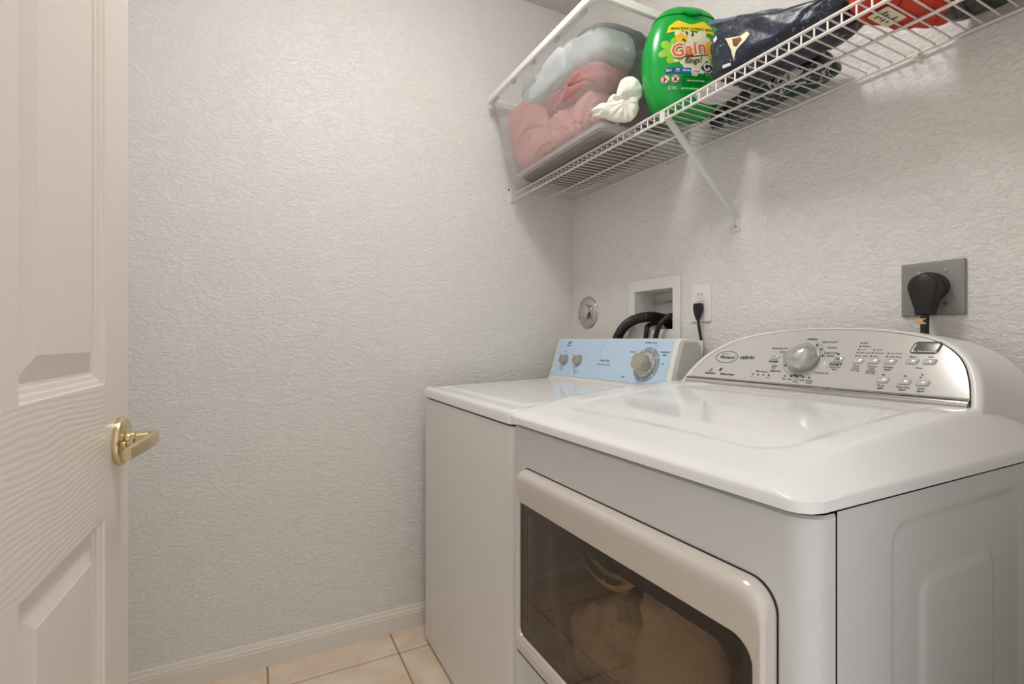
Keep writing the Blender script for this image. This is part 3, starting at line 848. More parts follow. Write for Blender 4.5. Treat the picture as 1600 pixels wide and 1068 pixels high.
# console of the dryer
CL = math.hypot(0.080, 0.13); CS = math.hypot(0.07, 0.13)
def dcp(x, s, off=0.0):
    k = s / CS
    x = x - s * (0.0568 - 0.0617 * (x - 0.897))
    return (x, -0.2 + 0.080 * k - off * 0.13 / CL, 0.94 + 0.13 * k + off * 0.080 / CL)
OUT = [(0.811, -0.004), (0.820, 0.018), (0.831, 0.041), (0.858, 0.078), (0.897, 0.108), (0.938, 0.128), (0.978, 0.140), (1.020, 0.148), (1.098, 0.1555), (1.155, 0.157), (1.232, 0.1545), (1.291, 0.148), (1.344, 0.137), (1.375, 0.125), (1.396, 0.111), (1.412, 0.095), (1.424, 0.077), (1.431, 0.061), (1.437, 0.042), (1.442, 0.018), (1.445, -0.004)]
INN = [(0.832, -0.003), (0.838, 0.016), (0.849, 0.038), (0.874, 0.072), (0.908, 0.099), (0.943, 0.117), (0.980, 0.130), (1.023, 0.139), (1.098, 0.148), (1.156, 0.1495), (1.232, 0.147), (1.291, 0.140), (1.344, 0.128), (1.370, 0.116), (1.386, 0.104), (1.400, 0.089), (1.410, 0.072), (1.416, 0.056), (1.421, 0.040), (1.426, 0.016), (1.428, -0.003)]
def fine(pts, n=4): return [(p.x, p.y) for p in smooth_path([(a, b, 0) for a, b in pts], n)]
OUTF = fine(OUT); INNF = fine(INN)
def backp(x, s, f):
    fx = 1.13 + (x - 1.13) * (1 + 0.10 * f); p = Vector(dcp(x, s)); q = Vector((fx, -0.052, p.z - 0.045 * f * (1 - s / 0.16) - 0.004 * f))
    return tuple(p.lerp(q, f)) if f < 1 else tuple(q)
sh = MB()
mid = lerp_loop(OUTF, INNF, 0.5)
loops = [[dcp(*p, 0.0) for p in INNF], [dcp(*p, 0.0025) for p in lerp_loop(OUTF, INNF, 0.9)], [dcp(*p, 0.004) for p in lerp_loop(OUTF, INNF, 0.55)], [dcp(*p, 0.0025) for p in lerp_loop(OUTF, INNF, 0.2)], [dcp(*p, -0.001) for p in OUTF]]
for f in (0.08, 0.3, 0.6, 1.0):
    loops.append([backp(x, s, f) for x, s in OUTF])
sh.rings(loops, True, True)
dcon = sh.build('console', 'white_plastic', dry, smooth=50)
grow = lambda pts, e: [(x + (e if x > 1.13 else -e) * (1 if s < 0.12 else 0.3), s + (e if s > 0.03 else 0)) for x, s in pts]
MB().prism(grow(INNF, 0.0016)[::-1], lambda x, s: dcp(x, s, 0.0029), lambda x, s: dcp(x, s, -0.002)).build('seam', 'dark', dcon, smooth=0)
fas = MB()
fas.prism(INNF[::-1], lambda x, s: dcp(x, s, 0.0042), lambda x, s: dcp(x, s, -0.002))
fascia = fas.build('control_panel', 'silver', dcon, smooth=0)
# rolled lip along the foot of the panel
lips = []
for x in (0.834, 0.85, 1.0, 1.2, 1.41, 1.427):
    lips.append([dcp(x, s, o_) for s, o_ in ((-0.005, 0.0), (-0.004, 0.006), (0.0, 0.009), (0.006, 0.0105), (0.012, 0.009), (0.0165, 0.0055), (0.018, 0.002), (0.018, 0.0))])
MB().rings(lips).build('lip', 'chrome', dcon, smooth=50)
dnv = Vector((0, -0.13, 0.080)).normalized()
ux = Vector((1, 0, 0)); us = Vector((0, 0.080, 0.13)).normalized()
# selector knob with a sliced face
kc = Vector(dcp(1.1315, 0.077, 0.004))
MB().lathe([(0.0375, 0.0), (0.0375, 0.0005), (0, 0.0006)], kc, dnv, 48).build('dial_ring', 'knob_silver', fascia)
kb = MB().lathe([(0.0315, 0.0005), (0.0335, 0.004), (0.0335, 0.014), (0.0325, 0.022), (0.0295, 0.029), (0.024, 0.0345), (0.016, 0.038), (0.008, 0.0395), (0, 0.04)], kc, dnv, 64)
mcut = (dnv * 0.80 - ux * 0.30 + us * 0.52).normalized()
kv = []
for p in kb.v:
    p = Vector(p); d = (p - kc).dot(mcut)
    if d > 0.0285: p = p - mcut * (d - 0.0285)
    kv.append(tuple(p))
kb.v = kv
kb.build('selector_knob', 'knob_silver', fascia, smooth=30)
def pad(name, cx, cs_, w, h, m='silver', lift=0.0035, slant=0.003, r_=0.003, parent=None):
    pts = rrect(-w / 2, -h / 2, w / 2, h / 2, r_, 4)
    f = lambda k, o_: [dcp(cx + x * k + slant * y / h, cs_ + y * k, o_) for x, y in pts]
    return MB().rings([f(1.0, 0.0035), f(1.0, 0.0055), f(0.93, 0.0042 + lift * 0.8), f(0.8, 0.0042 + lift)], False, True).build(name, m, parent or fascia, smooth=50)
for nm, cx, cs_ in (('button', 1.064, 0.079), ('button', 1.204, 0.079), ('button', 1.2425, 0.077), ('button', 1.270, 0.0775), ('button', 1.298, 0.078), ('button', 1.333, 0.080), ('button', 1.3595, 0.0805), ('button', 1.295, 0.039), ('button', 1.330, 0.0385), ('button', 1.3575, 0.0385)):
    pad(nm, cx, cs_, 0.0195, 0.0105, 'silver')
pad('display', 1.3485, 0.1085, 0.043, 0.024, 'lcd', 0.0008, 0.006, 0.006)
pl = MB(); F = lambda x, s: dcp(x, s, 0.0047)
for k in range(4): disc(pl, 1.0235 + k * 0.0135, 0.0335, 0.0024, 0.0019, F, 12)
for k in range(5): disc(pl, 1.103 + k * 0.0135, 0.0345, 0.0024, 0.0019, F, 12)
for k in range(5): disc(pl, 1.2355 + k * 0.0007, 0.0885 + k * 0.0072, 0.0014, 0.0019, F, 10)
for k in range(3): disc(pl, 1.263 + k * 0.0007, 0.0885 + k * 0.0072, 0.0014, 0.0019, F, 10)
for k in range(2): disc(pl, 1.290 + k * 0.0007, 0.0885 + k * 0.0072, 0.0014, 0.0019, F, 10)
disc(pl, 1.201, 0.0915, 0.0026, 0.0019, F, 12)
disc(pl, 1.293, 0.0505, 0.0026, 0.0015, F, 12); disc(pl, 1.328, 0.0505, 0.0026, 0.0015, F, 12); disc(pl, 1.354, 0.0545, 0.0022, 0.0013, F, 12); disc(pl, 1.352, 0.0495, 0.0022, 0.0013, F, 12)
for a in (60, 38, 14, 205, 262):
    ca, sa = math.cos(math.radians(a)), math.sin(math.radians(a))
    p = lambda r_, t_: (1.1315 + ca * r_ - sa * t_, 0.077 + sa * r_ + ca * t_)
    poly2d(pl, [p(0.0382, -0.0032), p(0.0415, -0.0032), p(0.0415, 0.0032), p(0.0382, 0.0032)], F)
pl.build('indicators', 'led', fascia, smooth=0, recalc=False)
pt = MB()
ring2d(pt, 0.934, 0.0755, 0.0325, 0.0165, 0.0015, F)
ring2d(pt, 1.1315, 0.077, 0.0445, 0.0445, 0.0006, F, 30, -5, 70); ring2d(pt, 1.1315, 0.077, 0.0445, 0.0445, 0.0006, F, 30, 190, 265)
ring2d(pt, 0.930, 0.0775, 0.012, 0.008, 0.0012, F, 20, 60, 250)
for txt, sz, x, s, bo, sh_ in (('Whirlpool', 0.0105, 0.936, 0.0745, 0.0003, 0), ('cabrio', 0.0155, 0.9925, 0.0765, 0.0005, 0.1),
        ('6', 0.008, 0.902, 0.041, 0.0002, 0), ('Sense', 0.005, 0.900, 0.0355, 0.0001, 0), ('AccelerCare', 0.0062, 0.902, 0.0285, 0.0004, 0), ('Moisture Sensor', 0.0062, 0.954, 0.0285, 0.0004, 0),
        ('Eco Monitor', 0.0055, 1.047, 0.0415, 0.0001, 0), ('Less', 0.0046, 1.022, 0.027, 0, 0), ('More', 0.0046, 1.064, 0.027, 0, 0),
        ('POWER', 0.0066, 1.064, 0.068, 0.0004, 0), ('START', 0.0082, 1.202, 0.0675, 0.0005, 0), ('Hold to Start', 0.004, 1.202, 0.0612, 0.0001, 0), ('Pause', 0.0042, 1.202, 0.0565, 0.0001, 0),
        ('Wet', 0.0048, 1.102, 0.0275, 0.0001, 0), ('Damp', 0.0048, 1.1165, 0.0275, 0.0001, 0), ('Cool', 0.0048, 1.130, 0.0275, 0.0001, 0), ('Down', 0.0048, 1.130, 0.0225, 0.0001, 0), ('Done', 0.0048, 1.1435, 0.0275, 0.0001, 0), ('Wrinkle', 0.0048, 1.159, 0.0275, 0.0001, 0), ('Shield', 0.0048, 1.159, 0.0225, 0.0001, 0),
        ('NORMAL', 0.0056, 1.137, 0.126, 0.0003, 0), ('HEAVY DUTY', 0.0056, 1.176, 0.119, 0.0001, 0), ('CASUAL', 0.0056, 1.184, 0.106, 0.0001, 0), ('DELICATE', 0.0056, 1.186, 0.093, 0.0001, 0), ('JEANS', 0.0056, 1.186, 0.0865, 0.0001, 0),
        ('SUPER DELICATE', 0.005, 1.068, 0.102, 0.0001, 0), ('BULKY', 0.0056, 1.080, 0.093, 0.0001, 0), ('RAPID', 0.005, 1.070, 0.057, 0.0001, 0), ('DRY', 0.005, 1.070, 0.052, 0.0001, 0), ('TIMED DRY', 0.0052, 1.076, 0.0445, 0.0002, 0), ('TOUCH UP', 0.0058, 1.178, 0.0465, 0.0001, 0), ('QUICK DRY', 0.0052, 1.128, 0.0375, 0.0002, 0),
        ('Temp', 0.0048, 1.2415, 0.0665, 0.0001, 0), ('Manual', 0.0042, 1.2415, 0.0615, 0.0001, 0), ('Dry Only', 0.0042, 1.2415, 0.0567, 0.0001, 0), ('Dryness', 0.0048, 1.270, 0.0665, 0.0001, 0), ('Level', 0.0048, 1.270, 0.0615, 0.0001, 0), ('Automatic', 0.0042, 1.270, 0.0567, 0.0001, 0), ('Dry Only', 0.0042, 1.270, 0.0522, 0.0001, 0), ('Wrinkle', 0.0048, 1.297, 0.0665, 0.0001, 0), ('Shield', 0.0048, 1.297, 0.0615, 0.0001, 0),
        ('More', 0.0046, 1.332, 0.0895, 0.0001, 0), ('Less', 0.0046, 1.359, 0.0905, 0.0001, 0), ('Time', 0.0048, 1.3455, 0.0675, 0.0001, 0),
        ('Drum', 0.005, 1.294, 0.0285, 0.0001, 0), ('Light', 0.005, 1.294, 0.0235, 0.0001, 0), ('Damp Dry', 0.005, 1.329, 0.0285, 0.0001, 0), ('Signal', 0.005, 1.329, 0.0235, 0.0001, 0), ('Cycle', 0.005, 1.357, 0.0285, 0.0001, 0), ('Signal', 0.005, 1.357, 0.0235, 0.0001, 0), ('I/O', 0.005, 1.064, 0.079, 0, 0)):
    add_text(pt, txt, sz, x, s, (F if txt != 'I/O' else (lambda x, s: dcp(x, s, 0.0083))), bold=bo, shear=sh_)
for k, t_ in enumerate(('Air Only', 'Extra Low', 'Low', 'Medium', 'High')): add_text(pt, t_, 0.005, 1.239 + k * 0.0007, 0.0885 + k * 0.0072, F, align='LEFT')
for k, t_ in enumerate(('Less', 'Normal', 'More')): add_text(pt, t_, 0.005, 1.2665 + k * 0.0007, 0.0885 + k * 0.0072, F, align='LEFT')
for k, t_ in enumerate(('With Heat', 'No Steam')): add_text(pt, t_, 0.005, 1.2935 + k * 0.0007, 0.0885 + k * 0.0072, F, align='LEFT')
disc(pt, 0.930, 0.0405, 0.0058, 0.0032, F, 16, 0.7); disc(pt, 1.031, 0.0425, 0.0032, 0.0018, F, 12, 0.7)
add_text(pt, '▷|||', 0.006, 1.2035, 0.079, lambda x, s: dcp(x, s, 0.0083), bold=0.0002)
pt.build('printed_lettering', 'print_dark', fascia, smooth=0, recalc=False)
pd = MB()
add_text(pd, 'Est. Time Remaining', 0.0045, 1.3475, 0.1005, lambda x, s: dcp(x, s, 0.0056), bold=0.0001)
pd.build('display_lettering', 'print_white', fascia, smooth=0, recalc=False)

# laundry inside the drum
def cloth_thing(name, label, cat, mname, c, half, seed, freq=11, amp=0.02, power=2.6, rotz=0.0, flat=None, group=None, nu=88, nv=48, squash=None, fold=fold):
    o = crumple(c, half, seed, freq, amp, nu, nv, power, rotz, flat, squash, fold).build(name, mname, None, smooth=180)
    z0 = min(v.co.z for v in o.data.vertices)
    off = Vector((c[0], c[1], z0)); o.data.transform(Matrix.Translation(-off)); o.location = off
    ORIG[o.name] = off
    return tag(o, label, cat, group)
cloth_thing('bath_towel', 'beige towel crumpled in the dryer, at the left behind the glass', 'towel', 'towel', (0.995, -0.555, 0.425), (0.120, 0.06, 0.095), 3, 9, 0.026)
cloth_thing('waffle_towel', 'greyish waffle-weave towel in the dryer, right of the beige towel', 'towel', 'towel2', (1.190, -0.580, 0.515), (0.080, 0.045, 0.125), 8, 9, 0.020, rotz=0.3, fold=facet, power=4.0)

# ================================================================== ITEMS ON THE BACK WALL
# chrome escutcheon
ec = thing('valve_escutcheon', 'round chrome valve cover plate on the wall above the washing machine', 'valve plate', (0.113, 0, 1.163))
MB().lathe([(0.066, 0.0), (0.066, 0.002), (0.064, 0.005), (0.058, 0.008), (0.046, 0.012), (0.034, 0.0155), (0.0, 0.0165)], (0.113, 0, 1.163), (0, -1, 0), 48).build('plate', 'chrome', ec)
MB().lathe([(0.03, 0.0), (0.029, 0.014), (0.033, 0.02), (0.03, 0.03), (0.02, 0.036), (0.0, 0.037)], (0.125, 0, 1.163), (0, -1, 0), 32).build('cap', 'chrome', ec)
for a in (200, 330):
    MB().lathe([(0.006, 0.0), (0.006, 0.013), (0.004, 0.015), (0, 0.0155)], (0.113 + 0.052 * math.cos(math.radians(a)), 0, 1.163 + 0.052 * math.sin(math.radians(a))), (0, -1, 0), 14).build('screw', 'screw', ec)

# recessed washer box
wbx = thing('washer_outlet_box', 'white recessed plastic outlet box with valves in the wall behind the washing machine', 'outlet box', (0.496, 0, 1.03))
fr = MB(); loops = []
OF = rrect(0.372, 1.030, 0.620, 1.262, 0.004, 3); IF = rrect(0.405, 1.087, 0.588, 1.222, 0.003, 3)
for t, y in ((0, -0.0005), (0, -0.006), (0.04, -0.008), (0.95, -0.008), (1.0, -0.006), (1.0, 0.004)):
    loops.append([(x, y, z) for x, z in lerp_loop(OF, IF, t)])
fr.rings(loops, False, False).build('frame', 'white_plastic', wbx, smooth=30)
MB().rings([[(x, 0.003, z) for x, z in IF], [(x, 0.088, z) for x, z in rrect(0.41, 1.092, 0.583, 1.217, 0.006, 3)]], False, True).build('recess', 'white_plastic', wbx, smooth=30, recalc=False)
MB().box((0.406, 0.060, 1.186), (0.50, 0.087, 1.189)).build('rib', 'grey_plastic', wbx, smooth=0)
MB().box((0.406, 0.05, 1.126), (0.50, 0.087, 1.1285)).build('rib', 'grey_plastic', wbx, smooth=0)
for x in (0.474, 0.492):
    MB().lathe([(0.007, 0.0), (0.007, 0.03), (0.010, 0.032), (0.010, 0.044), (0.006, 0.046), (0.006, 0.055), (0, 0.056)], (x, 0.05, 1.089), (0, 0, 1), 16).build('valve', 'knob_beige', wbx)
def hose(name, label, pts, r_, ribs=False):
    P_ = smooth_path(pts, 26 if ribs else 10)
    mb = MB()
    if ribs:
        L_ = len(P_) - 1
        mb.tube(P_, r_, 16, rf=lambda t: r_ * (1 + 0.07 * (1 if int(t * L_) % 2 else -1)))
    else: mb.tube(P_, r_, 14)
    o = mb.build(name, 'black', None, smooth=60)
    tag(o, label, 'hose', 'washer hoses')
    return o
hose('drain_hose', 'thick black corrugated drain hose bending into the wall box', [(0.325, -0.03, 0.93), (0.330, -0.034, 1.02), (0.345, -0.036, 1.058), (0.385, -0.038, 1.098), (0.44, -0.036, 1.122), (0.50, -0.022, 1.130), (0.535, 0.004, 1.122), (0.548, 0.025, 1.10), (0.549, 0.03, 1.090)], 0.0165, True)
hose('supply_hose', 'thin black water hose below the corrugated drain hose, left of the other thin one', [(0.478, -0.022, 0.93), (0.478, -0.022, 1.04), (0.482, -0.021, 1.08), (0.480, -0.014, 1.098), (0.476, 0.012, 1.108), (0.474, 0.04, 1.112)], 0.0085)
hose('supply_hose', 'thin black water hose curving to the right edge of the wall box', [(0.535, -0.036, 0.93), (0.537, -0.036, 1.03), (0.545, -0.036, 1.07), (0.562, -0.034, 1.105), (0.577, -0.014, 1.128), (0.576, 0.012, 1.132), (0.566, 0.04, 1.132)], 0.0085)

# duplex outlet + washer cord
ol = thing('wall_outlet', 'white wall outlet between the washer box and the shelf bracket', 'wall outlet', (0.703, 0, 1.105))
MB().rings([[(x, y, z) for x, z in rrect(0.665 + i_, 1.106 + i_, 0.741 - i_, 1.220 - i_, 0.003, 3)] for i_, y in ((0, 0.0), (0, -0.004), (0.002, -0.0062), (0.006, -0.0068))], True, True).build('cover_plate', 'white_plastic', ol, smooth=30)
for zc in (1.184, 1.142):
    MB().prism(rrect(0.687, zc - 0.0135, 0.719, zc + 0.0135, 0.008, 4), lambda x, z: (x, -0.0085, z), lambda x, z: (x, -0.005, z)).build('socket', 'white_plastic', ol, smooth=0)
MB().lathe([(0.0035, 0.006), (0.0032, 0.0078), (0, 0.008)], (0.703, 0, 1.163), (0, -1, 0), 12).build('screw', 'screw', ol)
ms = MB()
for dx in (-0.006, 0.006): ms.box((0.703 + dx - 0.001, -0.0089, 1.187), (0.703 + dx + 0.001, -0.0084, 1.195))
ms.lathe([(0.0022, 0.0083), (0, 0.0089)], (0.703, 0, 1.179), (0, -1, 0), 10)
ms.build('slots', 'dark', ol, smooth=0)
cd = thing('power_cord', 'thin black washer power cord plugged into the white wall outlet', 'power cord', (0.71, -0.02, 0.93))
loops = []
for z, wx, wy, yc in ((1.163, 0.009, 0.009, -0.020), (1.161, 0.0125, 0.0115, -0.0205), (1.145, 0.013, 0.0115, -0.021), (1.130, 0.010, 0.009, -0.022), (1.118, 0.0065, 0.0065, -0.022), (1.112, 0.005, 0.005, -0.022)):
    loops.append([(0.708 + x, yc + y, z) for x, y in rrect(-wx, -wy, wx, wy, min(wx, wy) * 0.5, 3)])
MB().rings(loops[::-1]).build('plug', 'black', cd, smooth=50)
MB().tube(smooth_path([(0.708, -0.022, 1.115), (0.714, -0.022, 1.08), (0.722, -0.022, 1.04), (0.726, -0.022, 0.98), (0.726, -0.022, 0.93)], 8), 0.0042, 10).build('cord', 'black', cd)
MB().box((0.7155, -0.0305, 0.975), (0.7335, -0.0285, 1.050)).build('tag', 'print_white', cd, smooth=0)

# dryer outlet + cord
do = thing('dryer_outlet', 'grey metal outlet plate on the wall above the dryer', 'wall outlet', (1.294, 0, 1.101))
MB().rings([[(x, y, z) for x, z in rrect(1.240 + i_, 1.101 + i_, 1.349 - i_, 1.210 - i_, 0.003, 3)] for i_, y in ((0, 0.0), (0, -0.0035), (0.0015, -0.0062), (0.005, -0.007))], True, True).build('cover_plate', 'steel_plate', do, smooth=30)
MB().lathe([(0.028, 0.006), (0.0275, 0.0095), (0.0, 0.0098)], (1.297, 0, 1.158), (0, -1, 0), 32).build('socket', 'black', do)
for x, z in ((1.273, 1.189), (1.318, 1.190), (1.318, 1.124), (1.273, 1.124)):
    MB().lathe([(0.0036, 0.006), (0.0034, 0.0082), (0, 0.0085)], (x, 0, z), (0, -1, 0), 12).build('screw', 'screw', do)
dc_ = thing('heavy_power_cord', 'heavy black dryer plug and cord in the grey outlet plate', 'power cord', (1.295, -0.04, 0.95))
MB().lathe([(0.027, 0.0095), (0.029, 0.014), (0.029, 0.03), (0.026, 0.033), (0, 0.034)], (1.297, 0, 1.158), (0, -1, 0), 32).build('plug_base', 'black', dc_)
po = []
for k in range(13):
    a = math.radians(-20 + 220 * k / 12); po.append((0.0265 * math.cos(a), 0.026 * math.sin(a)))
po += [(-0.0175, -0.036), (-0.014, -0.046), (-0.0135, -0.056), (0.0135, -0.056), (0.014, -0.046), (0.0175, -0.036)]
pf = lambda k, y: [(1.299 + x * k, y, 1.157 + z * k) for x, z in po]
MB().rings([pf(0.98, -0.028), pf(1.0, -0.032), pf(1.0, -0.049), pf(0.96, -0.054), pf(0.86, -0.056)]).build('plug', 'black', dc_, smooth=50)
MB().tube([(1.299, -0.043, 1.103), (1.2985, -0.043, 1.06), (1.298, -0.04, 1.0), (1.298, -0.038, 0.95)], 0.0072, 12).build('cord', 'black', dc_)
MB().box((1.286, -0.0525, 1.083), (1.3045, -0.051, 1.0945)).build('tag', 'tan_tag', dc_, smooth=0)
tg = MB(); tg.lathe([(0.0035, 0.0), (0.003, 0.002), (0, 0.0025)], (1.3035, -0.052, 1.0895), (0, -1, 0), 12); tg.build('tag_button', 'black', dc_)

# ================================================================== WIRE SHELF
SD = 1.6455
SX0, SX1 = 0.012, 1.680
shelf = thing('wire_shelf', 'white vinyl-coated wire shelf along the wall above the machines', 'shelf', (0.85, -0.14, 1.60))
for nm, y, z in (('front_rail', -0.2805, SD - 0.0005), ('lip_rail', -0.2835, 1.6185), ('middle_rail', -0.136, SD - 0.0052), ('back_rail', -0.0105, SD - 0.0052)):
    MB().tube([(SX0, y, z), (SX1, y, z)], 0.0033, 10).build(nm, 'wire', shelf)
wp = [(0, -0.0095, SD), (0, -0.1, SD), (0, -0.2, SD), (0, -0.272, SD), (0, -0.2775, SD - 0.0012), (0, -0.2800, SD - 0.0045), (0, -0.2803, 1.6185)]
w0 = MB().tube(wp, 0.0018, 6)
wire_o = w0.build('wire', 'wire', None, smooth=60)
wme = wire_o.data
bpy.data.objects.remove(wire_o)
k = 0; x = SX0 + 0.006
while x < SX1 - 0.004:
    o = bpy.data.objects.new('wire', wme); COL.objects.link(o); o.parent = shelf
    o.location = Vector((x, 0, 0)) - origin(shelf)
    x += 0.02515
eb = MB().box((0.0, -0.3005, 1.6075), (0.0105, -0.2655, 1.6115)).box((0.0, -0.3005, 1.6075), (0.0025, -0.2655, 1.662)).box((0.0, -0.304, 1.6075), (0.0105, -0.2995, 1.656)).box((0.0, -0.2685, 1.6075), (0.0105, -0.2655, 1.625))
ebo = eb.build('end_bracket', 'white_plastic', shelf, smooth=0, bevel=0.001)
MB().lathe([(0.0035, 0.0), (0.003, 0.002), (0, 0.0025)], (0.0005, -0.309, 1.655), (1, 0, 0), 12).build('screw', 'dark', ebo)
for x in (0.14, 0.55, 0.94, 1.27, 1.60):
    MB().lathe([(0.0085, 0.0), (0.0085, 0.003), (0.006, 0.007), (0.0, 0.008)], (x, 0, SD - 0.010), (0, -1, 0), 16).box((x - 0.004, -0.016, SD - 0.012), (x + 0.004, -0.0, SD - 0.0085)).build('wall_clip', 'wire', shelf)
# diagonal support brace
b0, b1 = Vector((0.834, -0.2815, 1.632)), Vector((0.829, -0.0055, 1.397))
dr = (b1 - b0).normalized(); sx_ = Vector((1, 0, 0)); nn = dr.cross(sx_).normalized()
br = MB()
sec = [(-0.0085, 0.0), (0.0085, 0.0), (0.0085, -0.007), (0.0065, -0.007), (0.0065, -0.0018), (-0.0065, -0.0018), (-0.0065, -0.007), (-0.0085, -0.007)]
if nn.z > 0: nn = -nn
br.rings([[b0 + sx_ * a + nn * (-b) * -1 for a, b in sec], [b1 + sx_ * a + nn * (-b) * -1 for a, b in sec]])
bro = br.build('support_brace', 'brace', shelf, smooth=0)
MB().prism(rrect(0.8205, 1.360, 0.8375, 1.402, (0.003, 0.003, 0.008, 0.008), 4), lambda x, z: (x, -0.0045, z), lambda x, z: (x, 0, z)).build('foot_plate', 'brace', bro, smooth=0)
MB().lathe([(0.0048, 0.004), (0.0045, 0.0065), (0.002, 0.0075), (0.0, 0.0062)], (0.829, 0, 1.374), (0, -1, 0), 14).build('screw', 'screw', bro)
MB().box((0.8255, -0.288, 1.612), (0.8425, -0.2855, 1.640)).build('hook', 'brace', bro, smooth=0)

# ================================================================== STORAGE BIN ON THE SHELF
ZB = SD + 0.0022
sb = thing('storage_bin', 'large clear plastic storage bin full of clothes on the wire shelf', 'storage bin', (0.38, -0.22, ZB))
def bplan(t):
    """plan outline at height fraction t"""
    x0 = 0.094 + (0.040 - 0.094) * t; x1 = 0.662 + (0.716 - 0.662) * t
    y0 = -0.352 + (-0.408 + 0.352) * t; y1 = -0.058 + (-0.020 + 0.058) * t
    return rrect(x0, y0, x1, y1, 0.022 + 0.012 * t, 6)
HB = 0.330
loops = []
def shrink(pts, e):
    cx, cy = 0.378, -0.213
    return [(cx + (x - cx) * (1 - e / 0.3), cy + (y - cy) * (1 - e / 0.18)) for x, y in pts]
loops.append([(x, y, ZB + 0.0015) for x, y in shrink(bplan(0), 0.05)])
for e, dz in ((0.012, 0.0), (0.005, 0.002), (0.0015, 0.007), (0.0, 0.014)):
    loops.append([(x, y, ZB + dz) for x, y in shrink(bplan(0), e)])
for t in (0.12, 0.3, 0.5, 0.7, 0.83):
    loops.append([(x, y, ZB + HB * t) for x, y in bplan(t)])
loops.append([(x, y, ZB + HB * 0.845) for x, y in shrink(bplan(0.845), -0.004)])
loops.append([(x, y, ZB + HB * 0.985) for x, y in shrink(bplan(0.98), -0.004)])
MB().rings(loops, True, False).build('body', 'bin', sb, smooth=50)
rl = []
for e, z in ((-0.003, 0.955), (-0.012, 0.948), (-0.0145, 0.956), (-0.0145, 1.012), (-0.011, 1.026), (0.0, 1.026), (0.001, 1.0), (-0.003, 0.98)):
    rl.append([(max(0.004, x), min(-0.004, y), ZB + HB * z) for x, y in shrink(bplan(1.0), e)])
rl.append(rl[0])
MB().rings(rl, False, False).build('rim', 'rim', sb, smooth=40)
fl_ = [[(x, y, ZB + dz) for x, y in shrink(bplan(0), e)] for e, dz in ((0.010, 0.0004), (-0.0006, 0.008), (-0.0012, 0.022), (0.0002, 0.0225))]
MB().rings(fl_, False, False).build('foot_band', 'bin_rim', sb, smooth=40)
# small reinforcing ribs below the rim
for k in range(5):
    x = 0.10 + k * 0.14
    MB().box((x - 0.012, -0.413, ZB + HB * 0.93), (x + 0.012, -0.406, ZB + HB * 0.968)).build('rim_rib', 'bin_rim', sb, smooth=0)

G_ = 'clothes in the storage bin'
def lean(p): return Vector((p.x, p.y - 0.17 * p.z, p.z))      # follows the bin's outward-leaning front
CK = dict(group=G_, squash=lean, fold=facet, nu=170, nv=96)
cloth_thing('brown_garment', 'dark brown garment along the bottom of the clear storage bin', 'clothes', 'brown_cloth', (0.385, -0.205, ZB + 0.024), (0.262, 0.130, 0.020), 5, 9, 0.010, 6, flat=ZB + 0.003, group=G_, fold=facet)
cloth_thing('pink_jacket', 'pale pink folded garment at the left front of the clear storage bin', 'clothes', 'pink', (0.250, -0.316, ZB + 0.142), (0.136, 0.054, 0.116), 23, 9, 0.011, 4.2, **CK)
cloth_thing('pink_garment', 'pale pink crumpled garment at the bottom front of the clear storage bin', 'clothes', 'pink', (0.505, -0.308, ZB + 0.086), (0.130, 0.047, 0.050), 14, 16, 0.011, 5.0, **CK)
cloth_thing('mauve_garment', 'dusky mauve garment under the grey comforter in the storage bin', 'clothes', 'mauve', (0.525, -0.306, ZB + 0.162), (0.145, 0.074, 0.036), 33, 11, 0.010, 4.5, **CK)
cloth_thing('grey_comforter', 'light grey comforter on top of the pink clothes in the storage bin', 'comforter', 'grey_cloth', (0.455, -0.308, ZB + 0.244), (0.240, 0.094, 0.058), 47, 6, 0.012, 3.4, **CK)
cloth_thing('dark_grey_garment', 'dark grey garment lying on top of everything in the storage bin', 'clothes', 'dark_cloth', (0.53, -0.25, ZB + 0.306), (0.140, 0.11, 0.020), 52, 9, 0.010, 3.5, group=G_, fold=facet)
cloth_thing('slate_garment', 'slate grey garment squeezed at the left end of the storage bin', 'clothes', 'dark_cloth', (0.122, -0.25, ZB + 0.105), (0.022, 0.07, 0.075), 61, 10, 0.010, 3.0, **CK)
cloth_thing('green_pouch', 'glossy dark green pouch at the right end of the storage bin', 'pouch', 'green_film', (0.645, -0.14, ZB + 0.215), (0.035, 0.085, 0.062), 71, 8, 0.010, 3.0, group=G_, fold=facet)
cloth_thing('maroon_garment', 'dark maroon garment low at the right end of the storage bin', 'clothes', 'brown_cloth', (0.63, -0.165, ZB + 0.09), (0.034, 0.09, 0.055), 76, 9, 0.010, 3, group=G_, fold=facet)

